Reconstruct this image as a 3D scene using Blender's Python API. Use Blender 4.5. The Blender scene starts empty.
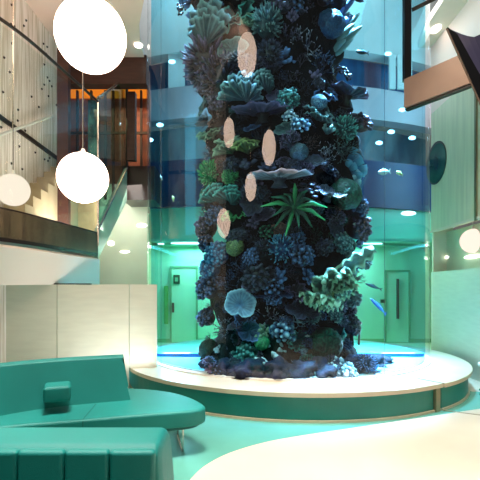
import bpy, bmesh, math, random
import numpy as np
from mathutils import Vector, Matrix, Quaternion, noise

random.seed(7)
rng = np.random.default_rng(7)
H, F = 1.65, 420.0
COL = bpy.context.scene.collection
pi = math.pi

def P(px, py, d):
    return Vector(((px-240)/F*d, d, H+(290-py)/F*d))
def X(px, d): return (px-240)/F*d
def Z(py, d): return H+(290-py)/F*d

# ---------------------------------------------------------------- materials
def srgb(r, g, b):
    f = lambda c: (c/255/12.92 if c/255 <= .04045 else ((c/255+.055)/1.055)**2.4)
    return (f(r), f(g), f(b), 1)

def mat(name, rgb, rough=.5, spec=.5, metal=0., var=.0, vscale=4., bump=0., bscale=20., emit=None, estr=0., stretch=(1, 1, 1), tip=None, rgb2=None, coat=0.):
    m = bpy.data.materials.new(name); m.use_nodes = True
    nt = m.node_tree; b = nt.nodes['Principled BSDF']
    c = srgb(*rgb)
    b.inputs['Base Color'].default_value = c
    b.inputs['Roughness'].default_value = rough
    b.inputs['Specular IOR Level'].default_value = spec
    b.inputs['Metallic'].default_value = metal
    b.inputs['Coat Weight'].default_value = coat
    tc = nt.nodes.new('ShaderNodeTexCoord'); mp = nt.nodes.new('ShaderNodeMapping')
    mp.inputs['Scale'].default_value = stretch
    nt.links.new(tc.outputs['Object'], mp.inputs['Vector'])
    src = None
    if var or rgb2:
        n = nt.nodes.new('ShaderNodeTexNoise'); n.inputs['Scale'].default_value = vscale
        n.inputs['Detail'].default_value = 5
        nt.links.new(mp.outputs['Vector'], n.inputs['Vector'])
        mx = nt.nodes.new('ShaderNodeMix'); mx.data_type = 'RGBA'
        c2 = srgb(*rgb2) if rgb2 else tuple(x*(1-var) for x in c[:3])+(1,)
        mx.inputs['A'].default_value = c
        mx.inputs['B'].default_value = c2
        rp = nt.nodes.new('ShaderNodeMapRange'); rp.inputs['From Min'].default_value = .35; rp.inputs['From Max'].default_value = .65
        nt.links.new(n.outputs['Fac'], rp.inputs['Value'])
        nt.links.new(rp.outputs['Result'], mx.inputs['Factor'])
        src = mx.outputs['Result']
    if tip is not None:      # pale growth tips of the coral, also painting its highlights in
        at = nt.nodes.new('ShaderNodeAttribute'); at.attribute_name = 'tip'
        mt = nt.nodes.new('ShaderNodeMix'); mt.data_type = 'RGBA'
        if src: nt.links.new(src, mt.inputs['A'])
        else: mt.inputs['A'].default_value = c
        mt.inputs['B'].default_value = srgb(*tip)
        nt.links.new(at.outputs['Fac'], mt.inputs['Factor'])
        src = mt.outputs['Result']
    if src: nt.links.new(src, b.inputs['Base Color'])
    if bump:
        n2 = nt.nodes.new('ShaderNodeTexNoise'); n2.inputs['Scale'].default_value = bscale; n2.inputs['Detail'].default_value = 4
        nt.links.new(mp.outputs['Vector'], n2.inputs['Vector'])
        bp = nt.nodes.new('ShaderNodeBump'); bp.inputs['Strength'].default_value = bump; bp.inputs['Distance'].default_value = .02
        nt.links.new(n2.outputs['Fac'], bp.inputs['Height']); nt.links.new(bp.outputs['Normal'], b.inputs['Normal'])
    if emit:
        b.inputs['Emission Color'].default_value = srgb(*emit); b.inputs['Emission Strength'].default_value = estr
    return m

def clear_mat(name, tint, refl=.04, grz=.7, fres=True, rough=0.0):
    m = bpy.data.materials.new(name); m.use_nodes = True
    nt = m.node_tree; nt.nodes.clear()
    o = nt.nodes.new('ShaderNodeOutputMaterial'); t = nt.nodes.new('ShaderNodeBsdfTransparent')
    t.inputs['Color'].default_value = (*tint, 1)
    if not fres:
        nt.links.new(t.outputs[0], o.inputs[0]); return m
    g = nt.nodes.new('ShaderNodeBsdfGlossy'); g.inputs['Roughness'].default_value = rough
    # Schlick reflectance of a thin pane, the same from both sides
    fr = nt.nodes.new('ShaderNodeLayerWeight'); fr.inputs['Blend'].default_value = .5
    pw = nt.nodes.new('ShaderNodeMath'); pw.operation = 'POWER'; pw.inputs[1].default_value = 5
    nt.links.new(fr.outputs['Facing'], pw.inputs[0])
    ad = nt.nodes.new('ShaderNodeMath'); ad.operation = 'MULTIPLY_ADD'; ad.inputs[1].default_value = grz; ad.inputs[2].default_value = refl; ad.use_clamp = True
    nt.links.new(pw.outputs[0], ad.inputs[0])
    mx = nt.nodes.new('ShaderNodeMixShader')
    nt.links.new(ad.outputs[0], mx.inputs[0]); nt.links.new(t.outputs[0], mx.inputs[1]); nt.links.new(g.outputs[0], mx.inputs[2])
    nt.links.new(mx.outputs[0], o.inputs[0])
    return m

def frosted_mat(name, rgb, clear=.12, rough=.25):
    m = mat(name, rgb, rough=rough, var=.06, vscale=3, stretch=(1, 1, 6))
    nt = m.node_tree; b = nt.nodes['Principled BSDF']; o = nt.nodes['Material Output']
    t = nt.nodes.new('ShaderNodeBsdfTransparent'); t.inputs['Color'].default_value = (.9, .97, .93, 1)
    mx = nt.nodes.new('ShaderNodeMixShader'); mx.inputs[0].default_value = clear
    nt.links.new(b.outputs[0], mx.inputs[1]); nt.links.new(t.outputs[0], mx.inputs[2]); nt.links.new(mx.outputs[0], o.inputs['Surface'])
    return m

def emis(name, rgb, s):
    m = bpy.data.materials.new(name); m.use_nodes = True
    nt = m.node_tree; nt.nodes.clear()
    o = nt.nodes.new('ShaderNodeOutputMaterial'); e = nt.nodes.new('ShaderNodeEmission')
    e.inputs[0].default_value = srgb(*rgb); e.inputs[1].default_value = s
    nt.links.new(e.outputs[0], o.inputs[0]); return m

M = {}
M['teal_floor'] = mat('teal_floor', (96, 166, 150), rough=.22, var=.12, vscale=1.5)
M['cream_floor'] = mat('cream_floor', (202, 191, 172), rough=.28, var=.05, vscale=2)
M['cream_stone'] = mat('cream_stone', (208, 190, 160), rough=.3, var=.08, vscale=3, bump=.05)
M['teal_fascia'] = mat('teal_fascia', (28, 128, 112), rough=.38, var=.12, vscale=3)
M['metal'] = mat('metal', (205, 200, 190), rough=.25, metal=1)
M['bronze'] = mat('bronze', (150, 140, 110), rough=.35, metal=.7)
M['sofa'] = mat('sofa', (10, 134, 126), rough=.5, var=.1, vscale=2.5, bump=.25, bscale=220)
M['sofa_dark'] = mat('sofa_dark', (10, 92, 86), rough=.6)
M['frost'] = frosted_mat('frost', (232, 234, 216))
M['frost_green'] = mat('frost_green', (228, 224, 194), rough=.3, var=.14, vscale=2.2, stretch=(1, 6, .4))
M['pale_wall'] = mat('pale_wall', (206, 218, 190), rough=.35, var=.08, vscale=1.5)
M['cream_wall'] = mat('cream_wall', (238, 226, 205), rough=.5, var=.04)
M['pink_ceiling'] = mat('pink_ceiling', (238, 214, 200), rough=.6, var=.03)
M['white_ceiling'] = mat('white_ceiling', (240, 224, 208), rough=.6, var=.03)
M['dark_fascia'] = mat('dark_fascia', (46, 38, 40), rough=.3, metal=.4, var=.25, vscale=1.5)
M['copper'] = mat('copper', (150, 124, 106), rough=.5, metal=.15, var=.12, vscale=2)
M['black'] = mat('black', (14, 13, 16), rough=.3)
M['dark_metal'] = mat('dark_metal', (48, 42, 38), rough=.4, metal=.4)
M['wood_dark'] = mat('wood_dark', (74, 44, 36), rough=.4, var=.3, vscale=3, stretch=(1, 1, 6))
M['copper_glow'] = mat('copper_glow', (150, 84, 58), rough=.35, rgb2=(96, 50, 40), vscale=1.3, stretch=(1, 1, 3))
M['screen_black'] = mat('screen_black', (66, 62, 84), rough=.35, var=.2, vscale=2)
M['globe'] = emis('globe', (255, 222, 198), 12.5)
M['globe_dim'] = emis('globe_dim', (255, 236, 218), 1.15)
M['lamp'] = emis('lamp', (255, 246, 232), 6.)
M['lamp_blue'] = emis('lamp_blue', (200, 235, 255), 8.)
M['amber'] = emis('amber', (255, 140, 40), .8)
M['glass'] = clear_mat('glass', (.96, .99, .97), refl=.03)
M['glass_teal'] = clear_mat('glass_teal', (.55, .78, .74), refl=.03)
M['acrylic'] = clear_mat('acrylic', (.98, .99, 1), refl=.05, grz=.45)
M['acrylic_in'] = clear_mat('acrylic_in', (1, 1, 1), fres=False)
M['water'] = clear_mat('water', (.56, .87, .95), fres=False)
M['navy'] = mat('navy', (0, 58, 112), rough=.35, var=.2, vscale=1.)
M['lilac'] = mat('lilac', (196, 178, 186), rough=.4, var=.1, vscale=1)
M['dusk'] = mat('dusk', (160, 190, 196), rough=.3, rgb2=(38, 74, 100), vscale=.8, stretch=(1, 1, .5))
M['deep_blue'] = mat('deep_blue', (40, 110, 160), rough=.3, rgb2=(20, 70, 120), vscale=1.5, stretch=(2, 2, .4))
M['sky_white'] = mat('sky_white', (226, 226, 224), rough=.5, var=.05)
M['aqua'] = mat('aqua', (150, 246, 214), rough=.4, var=.1, vscale=1)
M['green_wall'] = mat('green_wall', (190, 250, 208), rough=.4, var=.08, vscale=1)
M['green_floor'] = mat('green_floor', (196, 236, 190), rough=.3)
M['green_sign'] = mat('green_sign', (20, 70, 40), rough=.4)
M['green_glass'] = mat('green_glass', (60, 170, 70), rough=.2)
M['white'] = mat('white', (238, 238, 232), rough=.4)
M['sand'] = mat('sand', (235, 238, 236), rough=.7, bump=.4, bscale=60, var=.1, vscale=8)
M['blue_curb'] = mat('blue_curb', (40, 140, 225), rough=.35)
M['rock'] = mat('rock', (10, 10, 16), rough=.85, spec=.2, bump=.8, bscale=12, rgb2=(4, 4, 8), vscale=5)
M['rock_base'] = mat('rock_base', (22, 34, 72), rough=.7, bump=1., bscale=14, rgb2=(8, 12, 28), vscale=6)

# ---------------------------------------------------------------- helpers
def newobj(name, verts, faces, m, parent=None, smooth=False, tip=None):
    me = bpy.data.meshes.new(name)
    me.from_pydata([tuple(v) for v in verts], [], [tuple(f) for f in faces])
    if m: me.materials.append(m)
    if smooth:
        me.polygons.foreach_set('use_smooth', [True]*len(me.polygons))
    if tip is not None:
        a = me.attributes.new('tip', 'FLOAT', 'POINT'); a.data.foreach_set('value', list(map(float, tip)))
    me.update()
    o = bpy.data.objects.new(name, me); COL.objects.link(o)
    if parent: o.parent = parent
    return o

def tag(o, label=None, cat=None, group=None, kind=None):
    if label: o['label'] = label
    if cat: o['category'] = cat
    if group: o['group'] = group
    if kind: o['kind'] = kind
    return o

def empty(name, loc=(0, 0, 0), rz=0):
    o = bpy.data.objects.new(name, None); COL.objects.link(o); o.location = loc; o.rotation_euler = (0, 0, rz)
    o.empty_display_size = .1
    return o

class MB:
    def __init__(s): s.v = []; s.f = []; s.t = []
    def add(s, v, f, t=0.):
        n = len(s.v); s.v += [tuple(a) for a in v]; s.f += [tuple(i+n for i in q) for q in f]
        s.t += (list(t) if hasattr(t, '__len__') else [t]*len(v))
    def box(s, x0, y0, z0, x1, y1, z1):
        v = [(x, y, z) for z in (z0, z1) for x, y in ((x0, y0), (x1, y0), (x1, y1), (x0, y1))]
        s.add(v, [(3, 2, 1, 0), (4, 5, 6, 7), (0, 1, 5, 4), (1, 2, 6, 5), (2, 3, 7, 6), (3, 0, 4, 7)])
    def prism(s, poly, z0, z1):       # poly ccw
        n = len(poly); zz0 = z0 if hasattr(z0, '__len__') else [z0]*n; zz1 = z1 if hasattr(z1, '__len__') else [z1]*n
        v = [(p[0], p[1], z) for p, z in zip(poly, zz0)]+[(p[0], p[1], z) for p, z in zip(poly, zz1)]
        f = [tuple(range(n-1, -1, -1)), tuple(range(n, 2*n))]+[(i, (i+1) % n, (i+1) % n+n, i+n) for i in range(n)]
        s.add(v, f)
    def tube(s, pts, rad, n=8, cap=True, tip=None):
        pts = [Vector(p) for p in pts]; k = len(pts)
        rad = rad if hasattr(rad, '__len__') else [rad]*k
        tg = [(pts[min(i+1, k-1)]-pts[max(i-1, 0)]).normalized() for i in range(k)]
        u = tg[0].orthogonal().normalized(); v = []; 
        for i in range(k):
            u = (u-tg[i]*u.dot(tg[i])).normalized(); w = tg[i].cross(u)
            v += [pts[i]+(u*math.cos(a)+w*math.sin(a))*rad[i] for a in [2*pi*j/n for j in range(n)]]
        f = [(i*n+j, i*n+(j+1) % n, (i+1)*n+(j+1) % n, (i+1)*n+j) for i in range(k-1) for j in range(n)]
        if cap: f += [tuple(range(n-1, -1, -1)), tuple(range((k-1)*n, k*n))]
        t = 0. if tip is None else [tip[i] for i in range(k) for _ in range(n)]
        s.add(v, f, t)
    def build(s, name, m, parent=None, smooth=False, bevel=0, attr=False):
        o = newobj(name, s.v, s.f, m, parent, smooth, s.t if attr else None)
        if bevel:
            b = o.modifiers.new('bevel', 'BEVEL'); b.width = bevel; b.segments = 3; b.limit_method = 'ANGLE'
            o.data.polygons.foreach_set('use_smooth', [True]*len(o.data.polygons))
            o.modifiers.new('wn', 'WEIGHTED_NORMAL')
        return o

def boxobj(name, x0, y0, z0, x1, y1, z1, m, parent=None, bevel=0):
    b = MB(); b.box(min(x0, x1), min(y0, y1), min(z0, z1), max(x0, x1), max(y0, y1), max(z0, z1)); return b.build(name, m, parent, bevel=bevel)

def wall_strip(name, pts, z0, z1, th, m, parent=None):
    """upright wall of thickness th (towards +normal, away from the viewer) along plan points; z0/z1 may be lists"""
    pts = [Vector((p[0], p[1])) for p in pts]; n = len(pts)
    z0 = z0 if hasattr(z0, '__len__') else [z0]*n; z1 = z1 if hasattr(z1, '__len__') else [z1]*n
    v = []
    for i, p in enumerate(pts):
        t = (pts[min(i+1, n-1)]-pts[max(i-1, 0)]).normalized(); nn = Vector((-t.y, t.x))
        if nn.dot(p) < 0: nn = -nn
        q = p+nn*th
        v += [(p.x, p.y, z0[i]), (p.x, p.y, z1[i]), (q.x, q.y, z1[i]), (q.x, q.y, z0[i])]
    f = []
    for i in range(n-1):
        a, b = 4*i, 4*i+4
        for j in range(4): f.append((a+j, b+j, b+(j+1) % 4, a+(j+1) % 4))
    f += [(0, 1, 2, 3), (4*n-1, 4*n-2, 4*n-3, 4*n-4)]
    o = newobj(name, v, f, m, parent)
    bm = bmesh.new(); bm.from_mesh(o.data); bmesh.ops.recalc_face_normals(bm, faces=bm.faces); bm.to_mesh(o.data); bm.free()
    return o

def arc(c, r, a0, a1, n=40):
    return [(c[0]+r*math.cos(a0+(a1-a0)*i/n), c[1]+r*math.sin(a0+(a1-a0)*i/n)) for i in range(n+1)]

def disc(name, c, r, z0, z1, m, parent=None, n=96):
    b = MB(); b.prism([(c[0]+r*math.cos(2*pi*i/n), c[1]+r*math.sin(2*pi*i/n)) for i in range(n)], z0, z1)
    return b.build(name, m, parent)

def sphere(name, c, r, m, parent=None, seg=48, sc=(1, 1, 1)):
    me = bpy.data.meshes.new(name); bm = bmesh.new()
    bmesh.ops.create_uvsphere(bm, u_segments=seg, v_segments=seg//2, radius=r)
    for v in bm.verts: v.co = Vector((v.co.x*sc[0], v.co.y*sc[1], v.co.z*sc[2]))+Vector(c)
    for f in bm.faces: f.smooth = True
    bm.to_mesh(me); bm.free(); me.materials.append(m)
    o = bpy.data.objects.new(name, me); COL.objects.link(o)
    if parent: o.parent = parent
    return o

def struct(o): o['kind'] = 'structure'; return o

def sweep(path, prof, closed=False):
    """profile (offset outwards-left, z) swept along plan path -> verts, faces"""
    pts = [Vector((p[0], p[1])) for p in path]; n = len(pts); k = len(prof); v = []
    for i, p in enumerate(pts):
        t = (pts[min(i+1, n-1)]-pts[max(i-1, 0)]).normalized(); nn = Vector((-t.y, t.x))
        for a, z in prof: v.append((p.x+nn.x*a, p.y+nn.y*a, z))
    f = [(i*k+j, (i+1)*k+j, (i+1)*k+(j+1) % k, i*k+(j+1) % k) for i in range(n-1) for j in range(k)]
    f += [tuple(range(k-1, -1, -1)), tuple(range((n-1)*k, n*k))]
    return v, f

def recalc(o):
    bm = bmesh.new(); bm.from_mesh(o.data); bmesh.ops.recalc_face_normals(bm, faces=bm.faces); bm.to_mesh(o.data); bm.free(); return o

def cr(pts, n=8):       # catmull-rom plan curve
    pts = [Vector(p) for p in pts]; out = []
    for i in range(len(pts)-1):
        p0, p1, p2, p3 = pts[max(i-1, 0)], pts[i], pts[i+1], pts[min(i+2, len(pts)-1)]
        for j in range(n):
            t = j/n
            out.append(.5*((2*p1)+(p2-p0)*t+(2*p0-5*p1+4*p2-p3)*t*t+(3*p1-p0-3*p2+p3)*t**3))
    out.append(pts[-1]); return out

# ---------------------------------------------------------------- geometry constants
TC = (.894, 8.60); TR = 2.73       # aquarium
LC = (.99, 8.29); LR = 3.13        # ledge round it
LZ = .38

# ================================================================ SETTING
struct(boxobj('floor', -9, -3, -.1, 9, 11.6, 0, M['teal_floor']))
# cream inlay in the floor with its curved border
bd = [(190, 480), (205, 466), (230, 453), (265, 442.5), (300, 436), (350, 428.5), (400, 421), (440, 415), (480, 409), (540, 400)]
pl = [(X(px, H*F/(py-290)), H*F/(py-290)) for px, py in bd]
pl = [(p.x, p.y) for p in cr([Vector((a[0], a[1])) for a in pl], 5)]
poly = [(-.62, 1.0), (-.62, 2.6)] if False else []
poly = pl+[(7, 5.2), (7, -2.5), (-.2, -2.5), (-.55, 1.0)]
b = MB(); b.prism(poly[::-1], .0, .004); struct(recalc(b.build('floor_inlay', M['cream_floor'])))
b = MB()   # pale strip of floor beyond the round ledge
b.prism([(3.6, 6.9), (7, 5.6), (7, 9), (4.25, 9.0), (4.15, 7.8)], 0, .004)
struct(recalc(b.build('floor_inlay', M['cream_floor'])))
# thin brass strip in the floor continuing the joint of the ledge
jd = H*F/(412-290)
b = MB(); b.prism([(X(443, 5.75), 5.73), (X(520, 5.3), 5.3), (X(520, 5.3), 5.33), (X(443, 5.75), 5.76)], 0, .008)
struct(recalc(b.build('floor_trim', M['bronze'])))

# left wall with the raindrop pattern
def rain_material():
    m = mat('rain_wall', (226, 214, 190), rough=.35)
    nt = m.node_tree; b = nt.nodes['Principled BSDF']
    tc = nt.nodes.new('ShaderNodeTexCoord'); mp = nt.nodes.new('ShaderNodeMapping'); mp.inputs['Scale'].default_value = (1, 7, .35)
    nt.links.new(tc.outputs['Object'], mp.inputs['Vector'])
    n = nt.nodes.new('ShaderNodeTexNoise'); n.inputs['Scale'].default_value = 3; n.inputs['Detail'].default_value = 3
    nt.links.new(mp.outputs['Vector'], n.inputs['Vector'])
    r = nt.nodes.new('ShaderNodeValToRGB')
    r.color_ramp.elements[0].position = .38; r.color_ramp.elements[0].color = srgb(212, 200, 182)
    r.color_ramp.elements[1].position = .58; r.color_ramp.elements[1].color = srgb(255, 246, 240)
    nt.links.new(n.outputs['Fac'], r.inputs['Fac'])
    nt.links.new(r.outputs['Color'], b.inputs['Base Color'])
    return m
M['rain'] = rain_material()
WX = -3.6
struct(boxobj('wall_left', WX-.15, 3.2, 0, WX, 8.6, 6.5, M['rain']))
# engraved raindrops: small dark drop-shaped studs on the wall
drops = MB()
for i in range(90):
    y = random.uniform(4.6, 8.4); z = random.uniform(3.2, 6.2)
    drops.tube([(WX, y, z), (WX+.02, y, z)], [.022, .012], 6)
o = drops.build('wall_studs', M['dark_metal']); struct(o)
struct(boxobj('trim_1', WX, 3.2, 4.2, WX+.03, 8.6, 4.27, M['dark_metal']))
# wall beyond the stair: copper toned back wall with a beam over it
struct(boxobj('wall_back', WX-1.5, 10.6, 3.6, -2.3, 10.75, 7.2, M['copper_glow']))
struct(boxobj('wall_back_lower', WX-1.5, 10.5, 0, -2.32, 10.7, 4.3, M['pale_wall']))
struct(boxobj('ceiling_beam', WX-.6, 8.75, 5.95, -1.95, 9.0, 6.55, M['wood_dark']))
b = MB(); b.prism([(WX-.6, 4.2), (-.9, 4.2), (-.9, 5.0), (-1.2, 6.0), (-1.6, 7.0), (-1.85, 7.7), (-1.95, 8.2), (-2.0, 8.75), (WX-.6, 8.75)], 6.5, 6.6); struct(recalc(b.build('ceiling_left', M['pink_ceiling'])))
struct(boxobj('column_1', X(57, 7.5), 7.5, 2.6, X(68, 7.5), 7.62, 6.5, M['wood_dark']))
struct(boxobj('column_2', X(127, 9.2), 9.2, 4.5, X(135, 9.2), 9.35, 6.0, M['wood_dark']))
struct(boxobj('amber_cove_light', X(70, 10.5), 10.5, Z(97, 10.5), X(146, 10.5), 10.58, Z(80, 10.5), M['amber']))
for i, px in enumerate((76, 90, 104, 112, 122, 140)):
    struct(boxobj('wall_mullion', X(px, 10.4), 10.4, 3.9, X(px+1.8, 10.4), 10.48, 6.6, M['dark_metal']))
struct(boxobj('wall_rail', X(66, 10.35), 10.35, Z(134, 10.35), X(147, 10.35), 10.39, Z(131.5, 10.35), M['dark_metal']))
struct(boxobj('wall_glass_strip', X(88, 10.3), 10.3, 3.9, X(97, 10.3), 10.36, Z(100, 10.3), mat('teal_strip', (70, 130, 130), rough=.2, rgb2=(30, 60, 70), vscale=5)))
struct(boxobj('wall_niche', X(66, 10.2), 10.2, 2.7, X(98, 10.2), 10.25, Z(160, 10.2), mat('niche', (205, 186, 140), rough=.5, var=.3, vscale=3)))
# landing slab behind the stair
struct(boxobj('floor_landing', X(122, 9.7), 9.7, Z(200, 9.7), -1.97, 10.5, Z(166, 9.7), mat('landing_brown', (40, 26, 24), rough=.3)))

# mezzanine: curved floor edge and cream bulkhead below
mz = cr([Vector((X(-70, 4.5), 4.5)), Vector((X(-25, 4.75), 4.75)), Vector((X(0, 5.0), 5.0)), Vector((X(30, 5.45), 5.45)), Vector((X(60, 6.1), 6.1)), Vector((X(98, 7.2), 7.2))], 8)
v, f = sweep(mz, [(0, 2.23), (0, 2.64), (.25, 2.64), (.25, 2.23)])
mezz = recalc(newobj('floor_edge', v, f, M['dark_fascia'], smooth=False)); struct(mezz)
mzp = [(p.x, p.y) for p in mz]
b = MB(); b.prism(mzp+[(-2.76, 8.1), (WX, 8.6), (WX, 4.5)], 2.28, 2.62)
struct(recalc(b.build('floor_mezzanine', mat('mezz_floor', (206, 188, 146), rough=.4, var=.1))))
# sloping cream bulkhead under it
n = len(mz); v = []; 
for i, p in enumerate(mz):
    q = p.normalized(); o_ = p+q*.06; lo = p+q*.75
    v += [(o_.x, o_.y, 2.2), (lo.x, lo.y, Z(283, lo.y))]
f = [(2*i, 2*i+2, 2*i+3, 2*i+1) for i in range(n-1)]
o = newobj('ceiling_bulkhead', v, f, mat('bulkhead_cream', (250, 232, 222), rough=.7)); 
sd = o.modifiers.new('s', 'SOLIDIFY'); sd.thickness = .04; struct(o)

# frosted screens below
def screen(pa, da, pb, db, top, z0, name):
    a = Vector((X(pa, da), da)); c = Vector((X(pb, db), db))
    return struct(wall_strip(name, [a, c], z0, [top(da), top(db)], .05, M['frost']))
topf = lambda d: Z(284.5, d)
screen(-60, 6.35, 56.6, 6.55, topf, 0, 'wall_screen')
screen(57.4, 6.55, 129, 6.85, topf, 0, 'wall_screen')
screen(129.6, 6.85, 157, 6.93, topf, LZ, 'wall_screen')
b = MB(); b.prism([(X(-60, 6.33), 6.33), (X(91, 6.68), 6.66), (X(91, 6.68), 6.72), (X(-60, 6.33), 6.40)], 1.735, 1.755)
struct(recalc(b.build('trim_2', M['dark_metal'])))

# right wall, all in the plane x = 4.3
RX = 4.3
struct(boxobj('wall_right', RX, 3.5, 0, RX+.15, 9.45, 2.05, M['frost']))
struct(boxobj('wall_right_recess', RX+.35, 3.5, 2.05, RX+.45, 9.45, 2.95, M['pale_wall']))
struct(boxobj('wall_right_upper', RX, 4.2, 2.95, RX+.15, 9.45, 5.6, M['frost_green']))
struct(boxobj('wall_right_top', RX, 4.2, 5.6, RX+.15, 9.45, 7.12, mat('pinkish_wall', (255, 226, 216), rough=.5)))
struct(boxobj('wall_right_end', RX+.05, 9.45, 0, RX+.5, 9.52, 7.12, M['pale_wall']))
struct(boxobj('trim_3', RX-.03, 7.60, 2.9, RX+.0, 7.66, 5.4, M['bronze']))
struct(boxobj('trim_4', RX-.02, 3.5, 2.93, RX, 9.45, 2.98, M['cream_wall']))
# round window in that wall
ph = empty('window_1'); struct(ph)
def yzdisc(name, c, r, x0, x1, m, parent, n=48):
    v = [(x, c[0]+r*math.cos(2*pi*i/n), c[1]+r*math.sin(2*pi*i/n)) for x in (x0, x1) for i in range(n)]
    f = [tuple(range(n)), tuple(range(2*n-1, n-1, -1))]+[(i, i+n, (i+1) % n+n, (i+1) % n) for i in range(n)]
    return recalc(newobj(name, v, f, m, parent))
yzdisc('window_frame', (9.2, 4.43), .46, RX-.012, RX+.02, M['dark_metal'], ph)
yzdisc('window_pane', (9.16, 4.41), .42, RX-.02, RX-.011, mat('port_glass', (60, 110, 95), rough=.12, rgb2=(38, 66, 60), vscale=1.5), ph)
# ceiling on the right
b = MB(); b.prism([(3.75, 5.0), (RX, 5.0), (RX, 9.45), (4.0, 9.45), (3.85, 8.6)], 7.1, 7.25); struct(recalc(b.build('ceiling_right', M['white_ceiling'])))
# copper beam and dark post of the upper gallery
ba, bb_ = Vector((2.343, 6.0)), Vector((2.78, 5.41)); bdv = (bb_-ba)
bc = ba+bdv*4
struct(wall_strip('gallery_beam', [ba, bc], 4.25, 4.66, .09, M['copper']))
struct(wall_strip('gallery_beam_underside', [ba+Vector((.02, .02)), bc+Vector((.02, .02))], 4.225, 4.25, .08, M['black']))
struct(boxobj('column_3', X(404.5, 6.02), 6.02, 4.66, X(411.5, 6.02), 6.10, 9.5, M['black']))
b = MB(); b.tube([P(412, 10, 6.1), P(440, -4, 5.9)], .028, 8); struct(b.build('gallery_handrail', M['dark_metal']))

# --------- what stands behind the aquarium
BC = (.9, 24.0)
A0, A1 = -pi/2-.36, -pi/2+.50
def band(name, r, z0, z1, m, th=.4):
    r += 7.0
    return struct(wall_strip(name, arc(BC, r, A0, A1, 48), z0, z1, th, m))
band('lintel_wall', 5.20, 3.02, 4.02, M['aqua'])
band('gallery_wall_lower', 5.34, 4.02, 5.35, M['navy'])
band('gallery_wall_recess', 4.2, 5.35, 6.72, M['dusk'], .1)
band('gallery_wall_middle', 5.30, 6.55, 7.45, M['lilac'])
band('gallery_wall_window', 4.6, 7.45, 8.6, M['deep_blue'], .1)
band('gallery_wall_top', 5.2, 8.5, 12.5, M['sky_white'])
# bright window bays in the upper gallery
for (p0, p1) in ((386, 392), (394, 408), (170, 186)):
    d = 12.5
    struct(boxobj('window_bay', X(p0, d), d-.3, 7.5, X(p1, d), d-.22, 8.5, M['sky_white']))
struct(boxobj('floor_corridor', -5, 11.6, -.1, 7, 13.4, 0, M['green_floor']))
struct(boxobj('wall_corridor', -5, 13.2, 0, 7, 13.35, 3.3, M['green_wall']))
struct(boxobj('ceiling_corridor', -5, 11.85, 3.02, 7, 13.25, 3.1, M['aqua']))
struct(boxobj('baseboard_corridor', -5, 13.17, 0, 7, 13.2, .12, mat('skirt', (120, 190, 130), rough=.5)))
# doors in that wall
def door(n_, px0, px1, ytop, hx):
    d = 13.17
    e = empty('door_%d' % n_); struct(e)
    x0, x1 = X(px0, d), X(px1, d); zt = Z(ytop, d)
    boxobj('door_leaf', x0, d-.02, .02, x1, d+.0, zt, M['green_wall'], e)
    fr = MB()
    for a, c, z0, z1 in ((x0-.06, x0, 0, zt+.06), (x1, x1+.06, 0, zt+.06), (x0, x1, zt, zt+.06)): fr.box(a, d-.05, z0, c, d, z1)
    fr.build('door_frame', mat('dframe', (110, 176, 130), rough=.4), e)
    boxobj('door_handle', X(hx, d)-.03, d-.1, .75 if n_ == 2 else .95, X(hx, d)+.03, d-.02, 2.0 if n_ == 2 else 1.25, M['dark_metal'], e)
door(1, 172, 196, 268, 173.5)
door(2, 386, 408, 272, 397)
sg = empty('exit_sign', (X(176.5, 13.1), 13.1, 0)); tag(sg, 'small dark green sign with pale emblem on the corridor wall by the door', 'sign')
boxobj('sign_panel', -.1, 0, Z(284, 13.1), .1, .05, Z(275, 13.1), M['green_sign'], sg)
boxobj('sign_emblem', -.045, -.006, Z(281.5, 13.1), .045, 0, Z(277.5, 13.1), mat('sign_pale', (130, 200, 150)), sg)
s2 = boxobj('wall_sign', X(381, 13.1), 13.1, Z(303, 13.1), X(385, 13.1), 13.16, Z(299.5, 13.1), M['green_sign']); tag(s2, 'tiny dark green plate on the corridor wall beside the far door', 'sign')
gp = boxobj('corridor_light_panel', X(164, 13.1), 13.1, Z(324, 13.1), X(168, 13.1), 13.16, Z(286, 13.1), M['green_glass']); tag(gp, 'tall narrow green glass panel on the corridor wall', 'panel')

# ================================================================ LIGHTS of the place, and unseen fill lights added
def ceiling_lamp(c, rx, ry, label, m='lamp', axis='z', group='recessed ceiling downlights', d=.02):
    e = empty('downlight', c); tag(e, label, 'ceiling light', group)
    n = 28
    def el(s, z0, z1, mm, nm):
        if axis == 'z': v = [(rx*s*math.cos(2*pi*i/n), ry*s*math.sin(2*pi*i/n), z) for z in (z0, z1) for i in range(n)]
        elif axis == 'y': v = [(rx*s*math.cos(2*pi*i/n), z, ry*s*math.sin(2*pi*i/n)) for z in (z0, z1) for i in range(n)]
        else: v = [(z, rx*s*math.cos(2*pi*i/n), ry*s*math.sin(2*pi*i/n)) for z in (z0, z1) for i in range(n)]
        f = [tuple(range(n)), tuple(range(2*n-1, n-1, -1))]+[(i, i+n, (i+1) % n+n, (i+1) % n) for i in range(n)]
        return recalc(newobj(nm, v, f, mm, e))
    el(1.15, -.004, 0, M['white'], 'bezel'); el(1., -.006-d, -.004, M[m], 'diffuser')
    return e
ceiling_lamp((X(190, 12.2), 12.2, 3.02), .55, .14, 'long glowing ceiling light over the green corridor beside the reef', 'lamp')
ceiling_lamp((X(160, 12.2), 12.35, 3.02), .09, .09, 'small round downlight in the corridor ceiling near the green panel', 'lamp')
ceiling_lamp((X(408, 11.68), 11.66, Z(213, 11.6)), .2, .06, 'oval light on the aqua lintel behind the aquarium', 'lamp', axis='y')
ceiling_lamp((X(372, 12.3), 12.3, 3.02), .3, .07, 'slim ceiling light behind the pale leather coral', 'lamp')
ceiling_lamp((4.08, 8.75, 7.1), .09, .14, 'round downlight in the high ceiling above the copper beam', 'lamp')
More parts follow.
